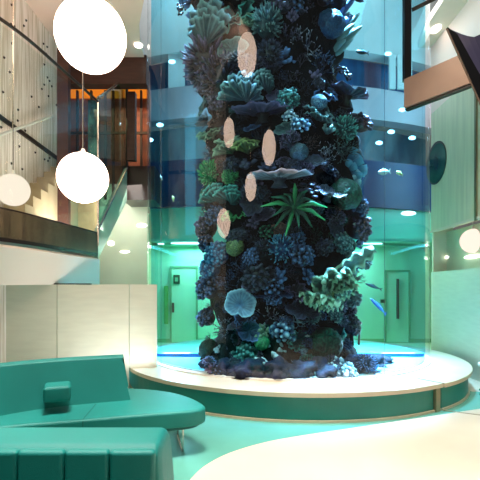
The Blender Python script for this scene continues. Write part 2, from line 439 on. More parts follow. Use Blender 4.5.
for i, (px, py) in enumerate(((442, 258), (473, 256.5))):
    d = (RX+.34)/((px-240)/F)
    ceiling_lamp((RX+.348, d, Z(py, d)), .3, .035, ['narrow light in the wall recess beside the aquarium edge', 'narrow light in the wall recess below the small globe'][i], 'lamp', axis='x')
ceiling_lamp((X(141, 10.4), 10.49, Z(225, 10.4)), .12, .05, 'small wall light on the pale wall beside the aquarium', 'lamp', axis='y')
ceiling_lamp((X(124, 10.4), 10.49, Z(251.5, 10.4)), .12, .03, 'slim wall light low on the pale wall beside the aquarium', 'lamp', axis='y')
ceiling_lamp((X(110, 10.4), 10.49, Z(243, 10.4)), .08, .06, 'small wall light beside the dark mezzanine edge', 'lamp', axis='y')
ceiling_lamp((X(142, 8.6), 8.3, 6.5), .08, .08, 'small downlight in the pink ceiling beside the aquarium top', 'lamp')
for px, py, lb in ((379, 143, 'small spotlight low in the upper gallery nearest the reef'), (391, 132, 'upper spotlight in the gallery behind the green domed coral'), (412, 138, 'spotlight in the gallery close to the aquarium edge'), (388, 54, 'bright spotlight in the blue upper window'), (402, 110, 'brilliant spotlight at the grey gallery band'),
                   (160, 125, 'spotlight behind the aquarium wall near the staircase landing'), (172, 62, 'spotlight in the top gallery beside the lavender coral'), (150, 140, 'tiny spotlight next to the aquarium edge by the landing')):
    d = 11.6
    ceiling_lamp((X(px, d), d, Z(py, d)), .09, .05, lb, 'lamp_blue', axis='y', group='gallery spotlights behind the aquarium')

# pendant globes
def pendant(c, r, label, m='globe', wire=True, top=10.):
    e = empty('pendant_globe', c); tag(e, label, 'pendant lamp', 'glowing pendant globes')
    sphere('globe_shade', (0, 0, 0), r, M[m], e, 40)
    b = MB(); b.tube([(0, 0, r*.99), (0, 0, r+.05)], [.035, .02], 12); b.build('socket', M['white'], e)
    b = MB(); b.tube([(0, 0, r+.05), (0, 0, top-c[2])], .008, 6); b.build('wire', M['metal'], e)
    return e
g1 = P(91, 36, 3.55); g2 = P(83, 178, 4.85)
pendant(g1, .29, 'largest glowing white pendant globe, highest and nearest the ceiling')
pendant(g2, .285, 'glowing white pendant globe hanging in front of the dark mezzanine edge')
pendant(P(13, 190, 5.7), .215, 'dimmer globe standing in for a lamp reflection in the mezzanine glass by the stairs', 'globe_dim', top=6.5)  # solid globe built in place of a reflection in the balustrade glass
pendant(P(473, 241, 8.35), .24, 'small pale globe in front of the greenish right wall', 'globe_dim', top=7.1)
def reflect_spot(px, py, s):
    d = Vector(((px-240)/F, 1, (290-py)/F)); a = d.x**2+d.y**2; b_ = -2*(d.x*TC[0]+d.y*TC[1]); c = TC[0]**2+TC[1]**2-TR**2
    t = (-b_-math.sqrt(b_*b_-4*a*c))/2/a; p = Vector((0, 0, H))+d*t
    n = Vector((p.x-TC[0], p.y-TC[1], 0)).normalized(); r = (d-2*d.dot(n)*n).normalized(); return p+r*s
pendant(reflect_spot(229, 133, 3.0), .31, 'pendant globe hanging over the mezzanine, mirrored narrow in the aquarium')
pendant(reflect_spot(269, 148, 3.3), .37, 'pendant globe over the lobby, mirrored beside the overhanging ledge coral')
pendant(reflect_spot(247, 55, 2.2), .38, 'highest pendant globe, mirrored above the pale fan coral', top=12)

def area(loc, target, size, power, color, sy=None, spread=None):
    l = bpy.data.lights.new('area', 'AREA'); l.energy = power; l.color = color; l.size = size
    if sy: l.shape = 'RECTANGLE'; l.size_y = sy
    if spread: l.spread = spread
    o = bpy.data.objects.new('area_light', l); COL.objects.link(o); o.location = loc
    o.rotation_euler = (Vector(target)-Vector(loc)).to_track_quat('-Z', 'Y').to_euler()
    return o
area((1.0, 12.6, 2.95), (1.0, 12.6, 0), 6, 200, (.85, 1, .88), .8)
area((1.0, 10.9, 6.5), (1.0, 17, 7.0), 5, 60, (.7, .9, 1), 1.5)  # this and the next: unseen fill added to brighten the gallery bands
area((.9, 10.0, 11.8), (.9, 14, 9.5), 6, 380, (.9, .97, 1), 2)
area((-2.9, 9.9, 5.8), (-2.9, 10.6, 4.8), 1.4, 22, (1, .62, .35))
area((-2.9, 9.3, 3.7), (-2.8, 10.6, 2.2), 1.2, 30, (1, .97, .88))
area((-.8, 3.2, 12.5), (-.8, 3.2, 0), 2.5, 225, (1, .95, .89), None, math.radians(48))
area((2.6, 2.6, 12.5), (2.9, 3.4, 0), 2.5, 160, (1, .95, .89), None, math.radians(48))
area((-2.9, 7.3, 2.70), (-3.0, 7.4, 6), 1.0, 50, (1, .87, .82))       # unseen up-light added to brighten the pink ceiling and patterned wall
area((-1.9, 6.0, .45), (-2.6, 6.6, 2.2), 1.6, 15, (1, .96, .9), .4)  # unseen up-light added behind the sofa to lift bulkhead and screens
l_ = bpy.data.lights.new('spot', 'SPOT'); l_.energy = 170; l_.color = (1, .95, .88); l_.shadow_soft_size = .06; l_.spot_size = 1.0; l_.spot_blend = .8
o = bpy.data.objects.new('spot_light', l_); COL.objects.link(o); o.location = (2.6, 4.4, 5.6); o.rotation_euler = (Vector((4.3, 8.0, .9))-o.location).to_track_quat('-Z', 'Y').to_euler()  # unseen spot added to lighten the lower right wall
area((6.2, 11.0, 6.5), (1.5, 12.0, 6.2), 1.6, 130, (.8, .95, 1), 5)  # side fill added for the gallery bands, hidden behind the right wall
area((3.2, 8.4, 6.9), (4.3, 8.0, 5), 1.5, 25, (1, .95, .88))
# underwater lamps at the top of the tank
area((.2, 6.75, 9.6), (.6, 6.9, 0), 1.2, 420, (.35, .62, 1), .5, math.radians(26))
area((1.9, 6.8, 9.6), (1.6, 7.1, 0), 1.2, 380, (.35, .68, 1), .5, math.radians(26))
area((-1.1, 7.6, 9.6), (-.5, 7.9, 0), .8, 230, (.4, .7, 1), .5, math.radians(26))
area((3.0, 7.8, 9.6), (2.4, 8, 0), .8, 230, (.4, .75, 1), .5, math.radians(26))
# blue lamps at the tank's foot
area((-1.25, 8.3, .62), (-1.2, 7.4, .37), .5, 26, (.62, .82, 1), .3)
area((3.1, 8.2, .7), (2.6, 7.0, .37), .6, 34, (.62, .82, 1), .3)

w = bpy.data.worlds.new('world'); bpy.context.scene.world = w; w.use_nodes = True
w.node_tree.nodes['Background'].inputs[0].default_value = (1, .94, .88, 1); w.node_tree.nodes['Background'].inputs[1].default_value = .13

# ================================================================ MEZZANINE BALUSTRADE AND STAIR
bal = empty('glass_balustrade', (mz[0].x, mz[0].y, 2.6)); tag(bal, 'curved glass balustrade with dark handrail on the mezzanine edge', 'balustrade')
off = Vector(bal.location)
def loc(v): return Vector(v)-off
v, f = sweep([p for p in mz], [(.06, 2.64), (.06, 4.86), (.075, 4.86), (.075, 2.64)])
recalc(newobj('glass_panel', [loc(a) for a in v], f, M['glass'], bal))
b = MB(); b.tube([loc((p.x, p.y, 4.88)) for p in mz], .022, 8); b.build('handrail', M['dark_metal'], bal, smooth=True)
e1 = mz[-1]
b = MB(); b.tube([loc((e1.x, e1.y, 2.4)), loc((e1.x, e1.y, 4.9))], .018, 8); b.build('post', M['metal'], bal)
# second run rising towards the landing
st = empty('landing_balustrade', (e1.x, e1.y, 2.4)); tag(st, 'sloping glass balustrade rising from the mezzanine corner to the dark landing', 'balustrade')
a0 = Vector((e1.x, e1.y)); a1 = Vector((X(127, 9.6), 9.6))
zb0, zt0, zb1, zt1 = Z(230, e1.y), Z(98, e1.y), Z(168, 9.6), Z(77, 9.6)
o_ = Vector(st.location)
g = wall_strip('glass_panel', [a0, a1], [zb0, zb1], [zt0, zt1], .015, M['glass_teal'], st); g.location = -o_
b = MB(); b.tube([Vector((a0.x, a0.y, zt0))-o_, Vector((a1.x, a1.y, zt1))-o_], .026, 8); b.build('handrail', M['metal'], st)
b = MB(); b.tube([Vector((a1.x, a1.y, zb1))-o_, Vector((a1.x, a1.y, zt1))-o_], .03, 8); b.build('post', M['dark_metal'], st)
g = wall_strip('stringer', [a0, a1], [zb0-.5, zb1-.75], [zb0, zb1], .06, mat('stringer', (150, 178, 160), rough=.3, var=.2, vscale=1), st); g.location = -o_
b = MB(); b.tube([Vector((a0.x, a0.y, zb0))-o_, Vector((a1.x, a1.y, zb1))-o_], .022, 6); b.build('edge_trim', M['metal'], st)
# stair along the left wall
sx = empty('staircase', (WX+.3, 6.0, 2.62)); tag(sx, 'pale yellow staircase climbing along the patterned wall behind the glass', 'staircase')
for i in range(9):
    y0 = .1+i*.26; boxobj('step', -.28, y0, 0, .04, y0+.27, .17*(i+1), mat('step', (176, 162, 130), rough=.5) if i == 0 else bpy.data.materials['step'], sx)
sr = empty('wall_handrail', (WX+.06, 5.6, 3.6)); tag(sr, 'pale handrail sloping up the patterned wall above the stairs', 'handrail')
b = MB(); b.tube([(0, 0, 0), (0, 2.35, 1.35)], .025, 8); b.build('rail', M['white'], sr)
for t in (.15, .85):
    b = MB(); b.tube([(-.06, 2.35*t, 1.35*t-.06), (0, 2.35*t, 1.35*t)], .012, 6); b.build('bracket', M['metal'], sr)

# ================================================================ BLACK CURVED PANEL upper right
d = 3.6
pn = empty('curved_display', P(462, 60, d)); tag(pn, 'large black curved display panel hanging above the copper beam', 'display')
o_ = Vector(pn.location)
axis0, axis1 = P(448, 28, d), P(490, 122, d)      # long lower-left edge
n = 14; pts = []
for t in range(n+1):
    u = t/n; x = 448+u*92; y = 28+ (9*math.sin(min(u*3.2, 1)*pi/2) if u < .31 else 9-(u-.31)*62) ; dd = d+.25*math.sin(u*pi)
    pts.append((x, y, dd))
ax = axis1-axis0; v = []
for (x, y, dd) in pts:
    a = P(x, y, dd); v += [a-o_, a+ax*1.02-o_, a+ax*1.02+Vector((.0, .02, 0))-o_, a+Vector((.0, .02, 0))-o_]
f = []
for i in range(n):
    for j in range(4): f.append((4*i+j, 4*i+j+4, 4*i+(j+1) % 4+4, 4*i+(j+1) % 4))
f += [(0, 1, 2, 3), tuple(4*n+k for k in (3, 2, 1, 0))]
recalc(newobj('screen', v, f, M['screen_black'], pn, smooth=False))
b = MB()
for (x0, y0, wd) in ((446, 28, 0),):
    a = P(447.5, 27, d-.02); e = a+ax*1.03; wv = Vector((.155, 0, -.02))
    b.add([p-o_ for p in (a, e, e+wv, a+wv*.55+Vector((0, 0, -.05)), a+Vector((0, .03, 0)), e+Vector((0, .03, 0)), e+wv+Vector((0, .03, 0)), a+wv*.55+Vector((0, .03, -.05)))],
          [(0, 1, 2, 3), (4, 7, 6, 5), (0, 4, 5, 1), (1, 5, 6, 2), (2, 6, 7, 3), (3, 7, 4, 0)])
recalc(b.build('bezel', M['black'], pn))
b = MB(); b.tube([P(447, 29, d-.03)-o_, P(447, 29, d-.03)+ax*1.03-o_], .006, 6); b.build('edge_trim', M['copper'], pn)
b = MB(); b.tube([P(500, 10, d+.2)-o_, P(500, 10, d+.2)+Vector((0, 0, 3))-o_], .02, 8); b.build('hanger', M['dark_metal'], pn)

# ================================================================ LEDGE
ja = math.atan2(5.75-LC[1], X(441, 5.75)-LC[0])     # joint angle
def ledge_piece(a0, a1, name, label, r, ztop):
    e = empty(name, (LC[0], LC[1], 0)); tag(e, label, 'ledge')
    n = 90
    def ring(ri, ro, z0, z1, m, nm):
        v = []
        for i in range(n+1):
            a = a0+(a1-a0)*i/n; c, s = math.cos(a), math.sin(a)
            v += [(ri*c, ri*s, z0), (ro*c, ro*s, z0), (ro*c, ro*s, z1), (ri*c, ri*s, z1)]
        f = [(4*i+j, 4*i+j+4, 4*i+(j+1) % 4+4, 4*i+(j+1) % 4) for i in range(n) for j in range(4)]
        f += [(0, 1, 2, 3), tuple(4*n+k for k in (3, 2, 1, 0))]
        return recalc(newobj(nm, v, f, m, e))
    top = ring(1.2, r, ztop-.055, ztop, M['cream_stone'], 'top_slab')
    ring(1.2, r-.06, .03, ztop-.055, M['teal_fascia'], 'fascia')
    ring(1.2, r-.035, 0, .03, M['cream_stone'], 'plinth')
ledge_piece(ja+.004, ja+2*pi-.75, 'round_ledge', 'long curved cream stone ledge with teal side circling the aquarium', LR, LZ) if False else None
ledge_piece(ja-2*pi+1.35, ja-.004, 'round_ledge', 'long curved cream ledge with dark teal side around the aquarium front', LR, LZ)
ledge_piece(ja+.004, ja+1.345, 'round_ledge', 'short end section of cream ledge with brighter teal side beyond the metal joint', LR+.02, LZ)
js = empty('joint_strip', (LC[0]+(LR-.02)*math.cos(ja-.03), LC[1]+(LR-.02)*math.sin(ja-.03), 0), ja); tag(js, 'upright metal strip at the joint of the round ledge', 'metal strip')
boxobj('cover_strip', -.08, -.05, 0, .0, .05, LZ-.055, M['bronze'], js); boxobj('top_line', -.9, .07, LZ-.0, .03, .09, LZ+.004, M['dark_metal'], js)

# ================================================================ SOFAS
def sofa_far():
    e = empty('curved_sofa', (X(60, 4.2), 4.2, 0)); tag(e, 'teal curved sofa with low back and rounded open end beside the round ledge', 'sofa')
    o_ = Vector(e.location)
    out = cr([Vector(p) for p in [(X(-60, 3.35), 3.35), (X(0, 3.66), 3.66), (X(83, 3.86), 3.86), (X(150, 4.05), 4.05), (X(190, 4.15), 4.15), (X(204, 4.27), 4.27), (X(203, 4.42), 4.42), (X(188, 4.72), 4.72), (X(165, 4.98), 4.98), (X(132, 5.12), 5.12), (X(90, 5.05), 5.05), (X(0, 4.65), 4.65), (X(-60, 4.2), 4.2)]], 6)
    poly = [(p.x-o_.x, p.y-o_.y) for p in out]
    b = MB(); b.prism(poly, .29, .455); recalc(b.build('seat', M['sofa'], e, bevel=.03))
    c = sum((Vector(p) for p in poly), Vector((0, 0)))/len(poly)
    b = MB(); b.prism([tuple(c+(Vector(p)-c)*.93) for p in poly], .265, .29); recalc(b.build('seat_frame', M['sofa_dark'], e))
    # backrest, leaning back
    bp = cr([Vector(p) for p in [(X(-60, 3.55), 3.55), (X(0, 3.98), 3.98), (X(60, 4.30), 4.30), (X(131, 4.56), 4.56)]], 8)
    prof = [(0, .44), (.05, .60), (.13, .905), (.20, .93), (.25, .90), (.2, .44)]
    v = []; k = len(prof); n = len(bp)
    for i, p in enumerate(bp):
        t = (bp[min(i+1, n-1)]-bp[max(i-1, 0)]).normalized(); nn = Vector((-t.y, t.x))
        for a, z in prof:
            w = -(.10*(z-.44)/.5) if i == n-1 else 0
            v.append((p.x+nn.x*a+t.x*w-o_.x, p.y+nn.y*a+t.y*w-o_.y, z))
    f = [(i*k+j, (i+1)*k+j, (i+1)*k+(j+1) % k, i*k+(j+1) % k) for i in range(n-1) for j in range(k)]+[tuple(range(k-1, -1, -1)), tuple(range((n-1)*k, n*k))]
    o = recalc(newobj('backrest', v, f, M['sofa'], e, smooth=True)); bv = o.modifiers.new('b', 'BEVEL'); bv.width = .02; bv.segments = 3; bv.limit_method = 'ANGLE'; bv.angle_limit = math.radians(50)
    o.modifiers.new('wn', 'WEIGHTED_NORMAL')
    # small arm block
    a = P(58, 392, 4.15)-o_
    ar = boxobj('armrest', -.13, -.12, -.075, .12, .16, .075, M['sofa'], e, bevel=.03); ar.location = a; ar.rotation_euler = (0, 0, .38)
    # seams across the seat
    b = MB(); b.box(-.003, -.003, .295, .003, .0, .45); s = b.build('seam', M['sofa_dark'], e); s.location = Vector((X(83, 3.86), 3.862, 0))-Vector((o_.x, o_.y, 0)); s.scale = (1, 2, 1)
    b = MB(); b.tube([Vector((X(83, 3.88), 3.88, .457))-o_, Vector((X(96, 4.4), 4.4, .457))-o_], .003, 5); b.build('seam', M['sofa_dark'], e)
    # chrome sled legs
    for (px, d) in ((183, 4.30), (40, 3.8)):
        b = MB(); x = X(px, d)-o_.x; y = d-o_.y
        b.tube([(x-.12, y+.45, .27), (x-.12, y+.45, .012), (x, y-.02, .012), (x+.0, y-.02, .27)], .012, 8)
        b.build('leg', M['metal'], e)
sofa_far()

def sofa_near():
    e = empty('channelled_sofa', (-1.25, 2.3, 0)); tag(e, 'teal sofa with vertical seams along its back, cut off by the frame bottom', 'sofa')
    x1 = .835; x0 = -1.33
    def prof_obj(xa, xb, name, taper=0):
        # cross-section in y-z: sloped top, face towards the viewer
        pr = [(-.14, .40), (-.15, .76), (-.135, .81), (-.10, .828), (.16, .845), (.215, .825), (.25, .2), (-.10, .2)]
        v = [(xa, y, z) for y, z in pr]+[(xb+(.03 if z < .5 else 0)*taper-.03*taper*(z > .7), y, z) for y, z in pr]; k = len(pr)
        f = [tuple(range(k)), tuple(range(2*k-1, k-1, -1))]+[(j, j+k, (j+1) % k+k, (j+1) % k) for j in range(k)]
        return recalc(newobj(name, v, f, M['sofa'], e))
    pr = [(-.125, .40), (-.135, .72), (-.13, .80), (-.10, .832), (-.06, .842), (.15, .848), (.205, .83), (.23, .78), (.25, .2), (-.10, .2)]
    v = []; k = len(pr); xs = [(x0, 0, 1), (x1-.05, 0, 1), (x1-.02, .006, .985), (x1-.0, .03, .93)]
    for x, dy, sz in xs: v += [(x+(.03*(.84-z)/.44 if x > 0 else 0), y*(1-dy*6)+.03*(dy > .02), .2+(z-.2)*sz) for y, z in pr]
    f = [(a*k+q, (a+1)*k+q, (a+1)*k+(q+1) % k, a*k+(q+1) % k) for a in range(3) for q in range(k)]+[tuple(range(k)), tuple(range(4*k-1, 3*k-1, -1))]
    o = recalc(newobj('backrest', v, f, M['sofa'], e, smooth=True)); m = o.modifiers.new('b', 'BEVEL'); m.width = .012; m.segments = 3; m.limit_method = 'ANGLE'; m.angle_limit = math.radians(35); o.modifiers.new('wn', 'WEIGHTED_NORMAL')
    b_ = [x0, x0+.24, x0+.48, x0+.72, x0+.96, x0+1.20, x0+1.44, x0+1.68, x0+1.91, x1-.02]
    for i in range(9):
        ch_ = boxobj('back_channel', b_[i]+.002, -.162, .42, b_[i+1]-.002, -.10, .826, M['sofa'], e, bevel=.022)
    boxobj('seat', x0, -.75, .28, x1, -.12, .45, M['sofa'], e, bevel=.03)
    boxobj('seat_frame', x0+.05, -.7, .2, x1-.05, .3, .28, M['sofa_dark'], e)
    for x, y in ((x0+.1, -.65), (x1-.1, -.65), (x0+.1, .25), (x1-.1, .25)):
        b = MB(); b.tube([(x, y, 0), (x, y, .2)], .018, 10); b.build('leg', M['metal'], e)
sofa_near()

# chair mostly out of frame
ch = empty('swivel_chair', (4.02, 6.55, 0)); tag(ch, 'white swivel chair with green star foot at the frame edge', 'chair')
for k in range(5):
    a = pi+.12+k*2*pi/5; b = MB(); b.tube([(0, 0, .10), (.16*math.cos(a), .16*math.sin(a), .07), (.30*math.cos(a), .30*math.sin(a), .03)], [.03, .025, .018], 8); b.build('foot', mat('green_foot', (20, 110, 90), rough=.3) if k == 0 else bpy.data.materials['green_foot'], ch)
b = MB(); b.tube([(0, 0, .08), (0, 0, .42)], .03, 12); b.build('column', M['metal'], ch)
boxobj('seat', -.2, -.22, .42, .24, .22, .5, M['white'], ch, bevel=.03); boxobj('backrest', .2, -.22, .5, .26, .22, .9, M['white'], ch, bevel=.02)

# ================================================================ AQUARIUM
tank = empty('cylindrical_aquarium', (TC[0], TC[1], LZ)); tag(tank, 'giant clear cylindrical aquarium filled with blue green water on the round ledge', 'aquarium')
def shell(r, z0, z1, n=128, flip=False):
    v = [(r*math.cos(2*pi*i/n), r*math.sin(2*pi*i/n), z) for z in (z0, z1) for i in range(n)]
    f = [(i, (i+1) % n, (i+1) % n+n, i+n) for i in range(n)]
    if flip: f = [q[::-1] for q in f]
    return v, f
TOP = 9.6
v1, f1 = shell(TR, 0, TOP); v2, f2 = shell(TR-.07, 0, TOP, flip=True)
gl = newobj('acrylic_wall', v1+v2, f1+[tuple(i+256//1 for i in q) for q in f2], M['acrylic'], tank, smooth=True)
gl.data.materials.append(M['acrylic_in'])
for i, p in enumerate(gl.data.polygons): p.material_index = 0 if i < 128 else 1
for px in (384.5, 161):
    dx = (px-240)/F; a = 1+dx*dx; bq = -2*(dx*TC[0]+TC[1]); cq = TC[0]**2+TC[1]**2-TR**2; t = (-bq-math.sqrt(bq*bq-4*a*cq))/2/a
    b = MB(); b.tube([(t*dx-TC[0], t-TC[1], .0), (t*dx-TC[0], t-TC[1], TOP)], .006, 6); b.build('bonded_seam', clear_mat('seam', (.7, .85, .95), refl=.2) if px > 300 else bpy.data.materials['seam'], tank)
b = MB(); 
v, f = sweep([(TR+.015, 0)], [(0, 0)]) if False else ([], [])
n = 128; ring = []
for i in range(n):
    a = 2*pi*i/n; c, s = math.cos(a), math.sin(a)
    ring += [((TR-.09)*c, (TR-.09)*s, 0), ((TR+.02)*c, (TR+.02)*s, 0), ((TR+.02)*c, (TR+.02)*s, .02), ((TR-.09)*c, (TR-.09)*s, .02)]
newobj('base_seal', ring, [(4*i+j, 4*((i+1) % n)+j, 4*((i+1) % n)+(j+1) % 4, 4*i+(j+1) % 4) for i in range(n) for j in range(4)], M['white'], tank)
# water: its own body, coloured
vw, fw = shell(TR-.075, .0, TOP-.3, n=96)
wt = newobj('water', vw, fw+[tuple(range(95, -1, -1)), tuple(range(96, 192))], M['water'], None, smooth=False); wt.location = (TC[0], TC[1], LZ+.045)
tag(wt, 'clear blue green water filling the cylindrical aquarium', 'water', kind='stuff')
# bed of the tank
bedp = arc((TC[0], TC[1]), TR-.09, pi+.31, 2*pi-.31, 60)
b = MB(); b.prism(bedp, LZ, LZ+.035); bed = recalc(b.build('sand_bed', M['sand']))
b = MB(); b.prism(arc((TC[0], TC[1]), TR-.09, -.31, pi+.31, 60), LZ, LZ+.03); struct(recalc(b.build('floor_tank', M['green_floor']))); tag(bed, 'pale blue lit sand bed at the bottom of the aquarium', 'sand bed', kind='stuff')
# blue curb at the back of the bed
cb = MB(); pa = arc((TC[0], TC[1]-.2), 2.55, .02, pi-.02, 40); v, f = sweep(pa, [(0, LZ+.03), (0, LZ+.10), (.08, LZ+.10), (.08, LZ+.03)])
cbv = [(x, min(y, 8.62) if False else y*.0+ (8.45+.15*((y-8.4)/2.5)), z) for x, y, z in v]
cbo = newobj('tank_curb', [(x, 8.35, z) for x, y, z in [(-1.7, 0, 0)]], [], None) if False else None
cu = boxobj('bed_curb', TC[0]-2.5, 7.74, LZ+.03, TC[0]+2.5, 7.84, LZ+.10, M['blue_curb']); tag(cu, 'bright blue curb crossing the sand bed behind the reef', 'curb')

# ---------------------------------------------------------------- reef column (rock)
SIL = [(-60, 182, 358), (0, 182, 358), (40, 194, 346), (80, 188, 343), (120, 204, 355), (150, 200, 364), (200, 200, 362), (230, 214, 360), (260, 206, 362), (300, 207, 352), (340, 209, 350), (362, 213, 362), (378, 217, 380)]
RD = 7.6
def sil(py):
    for (a, l0, r0), (b_, l1, r1) in zip(SIL, SIL[1:]):
        if py <= b_: 
            t = max(0, (py-a)/(b_-a)); return l0+(l1-l0)*t, r0+(r1-r0)*t
    return SIL[-1][1:]
def reef(z):      # centre x, radius at height z (at depth RD)
    py = 290-(z-H)/RD*F; l, r = sil(py); return X((l+r)/2, RD), (r-l)/2/F*RD
RY = 7.6
rv, rf = [], []; nz, na = 110, 64; z0, z1 = LZ+.03, 9.3
for i in range(nz+1):
    z = z0+(z1-z0)*i/nz; cx, r = reef(z); r = r-.16+(.30*max(0, 1-(z-z0)/.4))
    for j in range(na):
        a = 2*pi*j/na; p = Vector((cx+r*math.cos(a), RY+r*.82*math.sin(a), z))
        nn = noise.noise(p*1.6)*.22+noise.noise(p*4.5)*.11+noise.noise(p*11)*.05
        rv.append((p.x+nn*math.cos(a), p.y+nn*math.sin(a), z))
for i in range(nz):
    for j in range(na): rf.append((i*na+j, i*na+(j+1) % na, (i+1)*na+(j+1) % na, (i+1)*na+j))
rf += [tuple(range(na-1, -1, -1)), tuple(range(nz*na, nz*na+na))]
rock = newobj('reef_rock', rv, rf, M['rock'], smooth=True); tag(rock, 'towering dark artificial rock column inside the aquarium, covered with corals', 'reef rock')

def surf(px, py, out=0.):
    """point on the reef column seen at a pixel, and its outward normal"""
    dx = (px-240)/F; dz = (290-py)/F
    z = H+dz*(RY-1.2); 
    for _ in range(4):
        cx, r = reef(z); ry = r*.82
        # ellipse intersection
        A = (dx/r)**2+(1/ry)**2; B = -2*(dx*cx/r**2+RY/ry**2); C_ = (cx/r)**2+(RY/ry)**2-1
        disc_ = B*B-4*A*C_
        t = (-B-math.sqrt(disc_))/2/A if disc_ > 0 else -B/2/A
        z = H+dz*t
    p = Vector((dx*t, t, z)); n = Vector(((p.x-cx)/r**2, (p.y-RY)/ry**2, 0)).normalized()
    return p+n*out, n

# ---------------------------------------------------------------- coral kinds (unit size, +Z = growth direction)
ICO = {}
def ico(sub):
    if sub not in ICO:
        bm = bmesh.new(); bmesh.ops.create_icosphere(bm, subdivisions=sub, radius=1)
        ICO[sub] = ([v.co.copy() for v in bm.verts], [tuple(v.index for v in f.verts) for f in bm.faces]); bm.free()
    return ICO[sub]
def fib(n, hemi=.15):
    out = []
    for i in range(n):
        z = 1-(i+.5)/n*(1+hemi); r = math.sqrt(max(0, 1-z*z)); a = i*2.39996; out.append(Vector((r*math.cos(a), r*math.sin(a), z)))
    return out
def k_lobes(seed, n=85, lump=.15, core=.66, R=None):
    rd = random.Random(seed); b = MB(); iv, fc = ico(2)
    b.add([v*core for v in iv], fc, 0.)
    for d in fib(n):
        r = lump*rd.uniform(.6, 1.15); L = rd.uniform(.72, 1.0)
        d = (d+Vector((rd.uniform(-.15, .15), rd.uniform(-.15, .15), rd.uniform(-.1, .1)))).normalized()
        q = d.to_track_quat('Z', 'X'); iv1, f1 = ico(1)
        vv = []; tt = []
        for v in iv1:
            p = Vector((v.x*r*rd.uniform(.75, 1.2), v.y*r*rd.uniform(.75, 1.2), v.z*r*1.5)); vv.append(q@p+d*(L-.2)); tt.append(max(0, v.z)**2*rd.uniform(.5, 1))
        b.add(vv, f1, tt)
    return b
def k_branch(seed, n0=9, thick=.05, spread=1.0, depth=3, tipw=1.):
    rd = random.Random(seed); b = MB()
    def grow(p, d, L, r, lv):
        pts = [p]; rs = [r]; tp = [0. if lv else 1.]; dd = d.copy(); q = p.copy()
        for k in range(3):
            dd = (dd+Vector([rd.uniform(-.25, .25) for _ in range(3)])+Vector((0, 0, .08))).normalized(); q = q+dd*L/3; pts.append(q.copy()); rs.append(r*(1-.2*(k+1)/1.6)); tp.append((k/2.)**2*tipw if lv == 0 else 0.)
        b.tube(pts, rs, 6, tip=tp if lv == 0 else [0, 0, 0, .1])
        if lv:
            for _ in range(rd.choice((2, 3))):
                e = (dd+Vector([rd.uniform(-.8, .8) for _ in range(3)])).normalized(); s = rd.choice((2, 3)); grow(pts[s], e, L*rd.uniform(.6, .85), rs[s]*.8, lv-1)
    for d in fib(n0, 0): 
        d = Vector((d.x*spread, d.y*spread, d.z+.15)).normalized(); grow(d*.02, d, .42, thick*rd.uniform(.8, 1.2), depth-1)
    return b
def k_brain(seed, amp=.035, freq=9):
    b = MB(); iv, fc = ico(5); vv = []; tt = []
    for v in iv:
        s = math.sin((noise.noise(v*1.8+Vector((seed, 0, 0)))*3+v.z*.6)*freq); s2 = noise.noise(v*2.2+Vector((0, seed, 0)))
        r = 1+amp*s+.08*s2; vv.append(Vector((v.x*r, v.y*r, v.z*r*.86))); tt.append(max(0, s)*.45)
    b.add(vv, fc, tt); return b
def k_bush(seed, n=150, L=.32):
    """soft spiky bush (pulsing / bottlebrush polyps)"""
    rd = random.Random(seed); b = MB(); iv, fc = ico(2); b.add([v*.7 for v in iv], fc, 0)
    for d in fib(n, .5):
        d = (d+Vector([rd.uniform(-.2, .2) for _ in range(3)])).normalized(); l = L*rd.uniform(.7, 1.2); side = d.orthogonal().normalized()
        m = d*(.66+l*.6)+side*rd.uniform(-.06, .06)
        b.tube([d*.62, m, d*(.66+l)+Vector((0, 0, .05))], [.06, .045, .018], 5, tip=[0, .3, 1.])
    return b
def k_plate(seed, ruff=.07, stalk=True):
    rd = random.Random(seed); b = MB(); n = 72; rr = [0, .3, .6, .85, 1.]; ph = [rd.uniform(0, 6) for _ in range(4)]
    for side in (0, 1):
        pass
    v = []; t = []
    for side in (1, -1):
        for r in rr:
            for j in range(n):
                a = 2*pi*j/n; R_ = r*(1+.12*math.sin(2*a+ph[0])+.07*math.sin(5*a+ph[1])+.03*math.sin(13*a+ph[2]))
                z = .22*r*r+ruff*r*r*math.sin(7*a+ph[3])+ruff*.5*r*math.sin(17*a+ph[1])+.04*side*(1.02-r*.9)
                v.append((R_*math.cos(a), R_*math.sin(a), z)); t.append(1. if r == 1. else (.35 if r > .8 else (.1 if rd.random() < .7 else .5)))
    k = len(rr); f = []
    for s in (0, 1):
        o_ = s*k*n
        for i in range(k-1):
            for j in range(n):
                q = (o_+i*n+j, o_+i*n+(j+1) % n, o_+(i+1)*n+(j+1) % n, o_+(i+1)*n+j); f.append(q if s else q[::-1])
    for j in range(n): f.append(((k-1)*n+j, (k-1)*n+(j+1) % n, k*n+(k-1)*n+(j+1) % n, k*n+(k-1)*n+j))
    b.add(v, f, t)
    # polyps on the plate
    for _ in range(120):
        a = rd.uniform(0, 2*pi); r = math.sqrt(rd.random())*.9; z = .22*r*r+.03
        b.tube([(r*math.cos(a), r*math.sin(a), z), (r*math.cos(a)*1.03, r*math.sin(a)*1.03, z+.07)], [.022, .01], 4, tip=[.1, .7])
    if stalk: b.tube([(0, 0, -.5), (0, 0, -.2), (0, 0, .02)], [.3, .16, .3], 10, tip=[0, 0, 0])
    return b
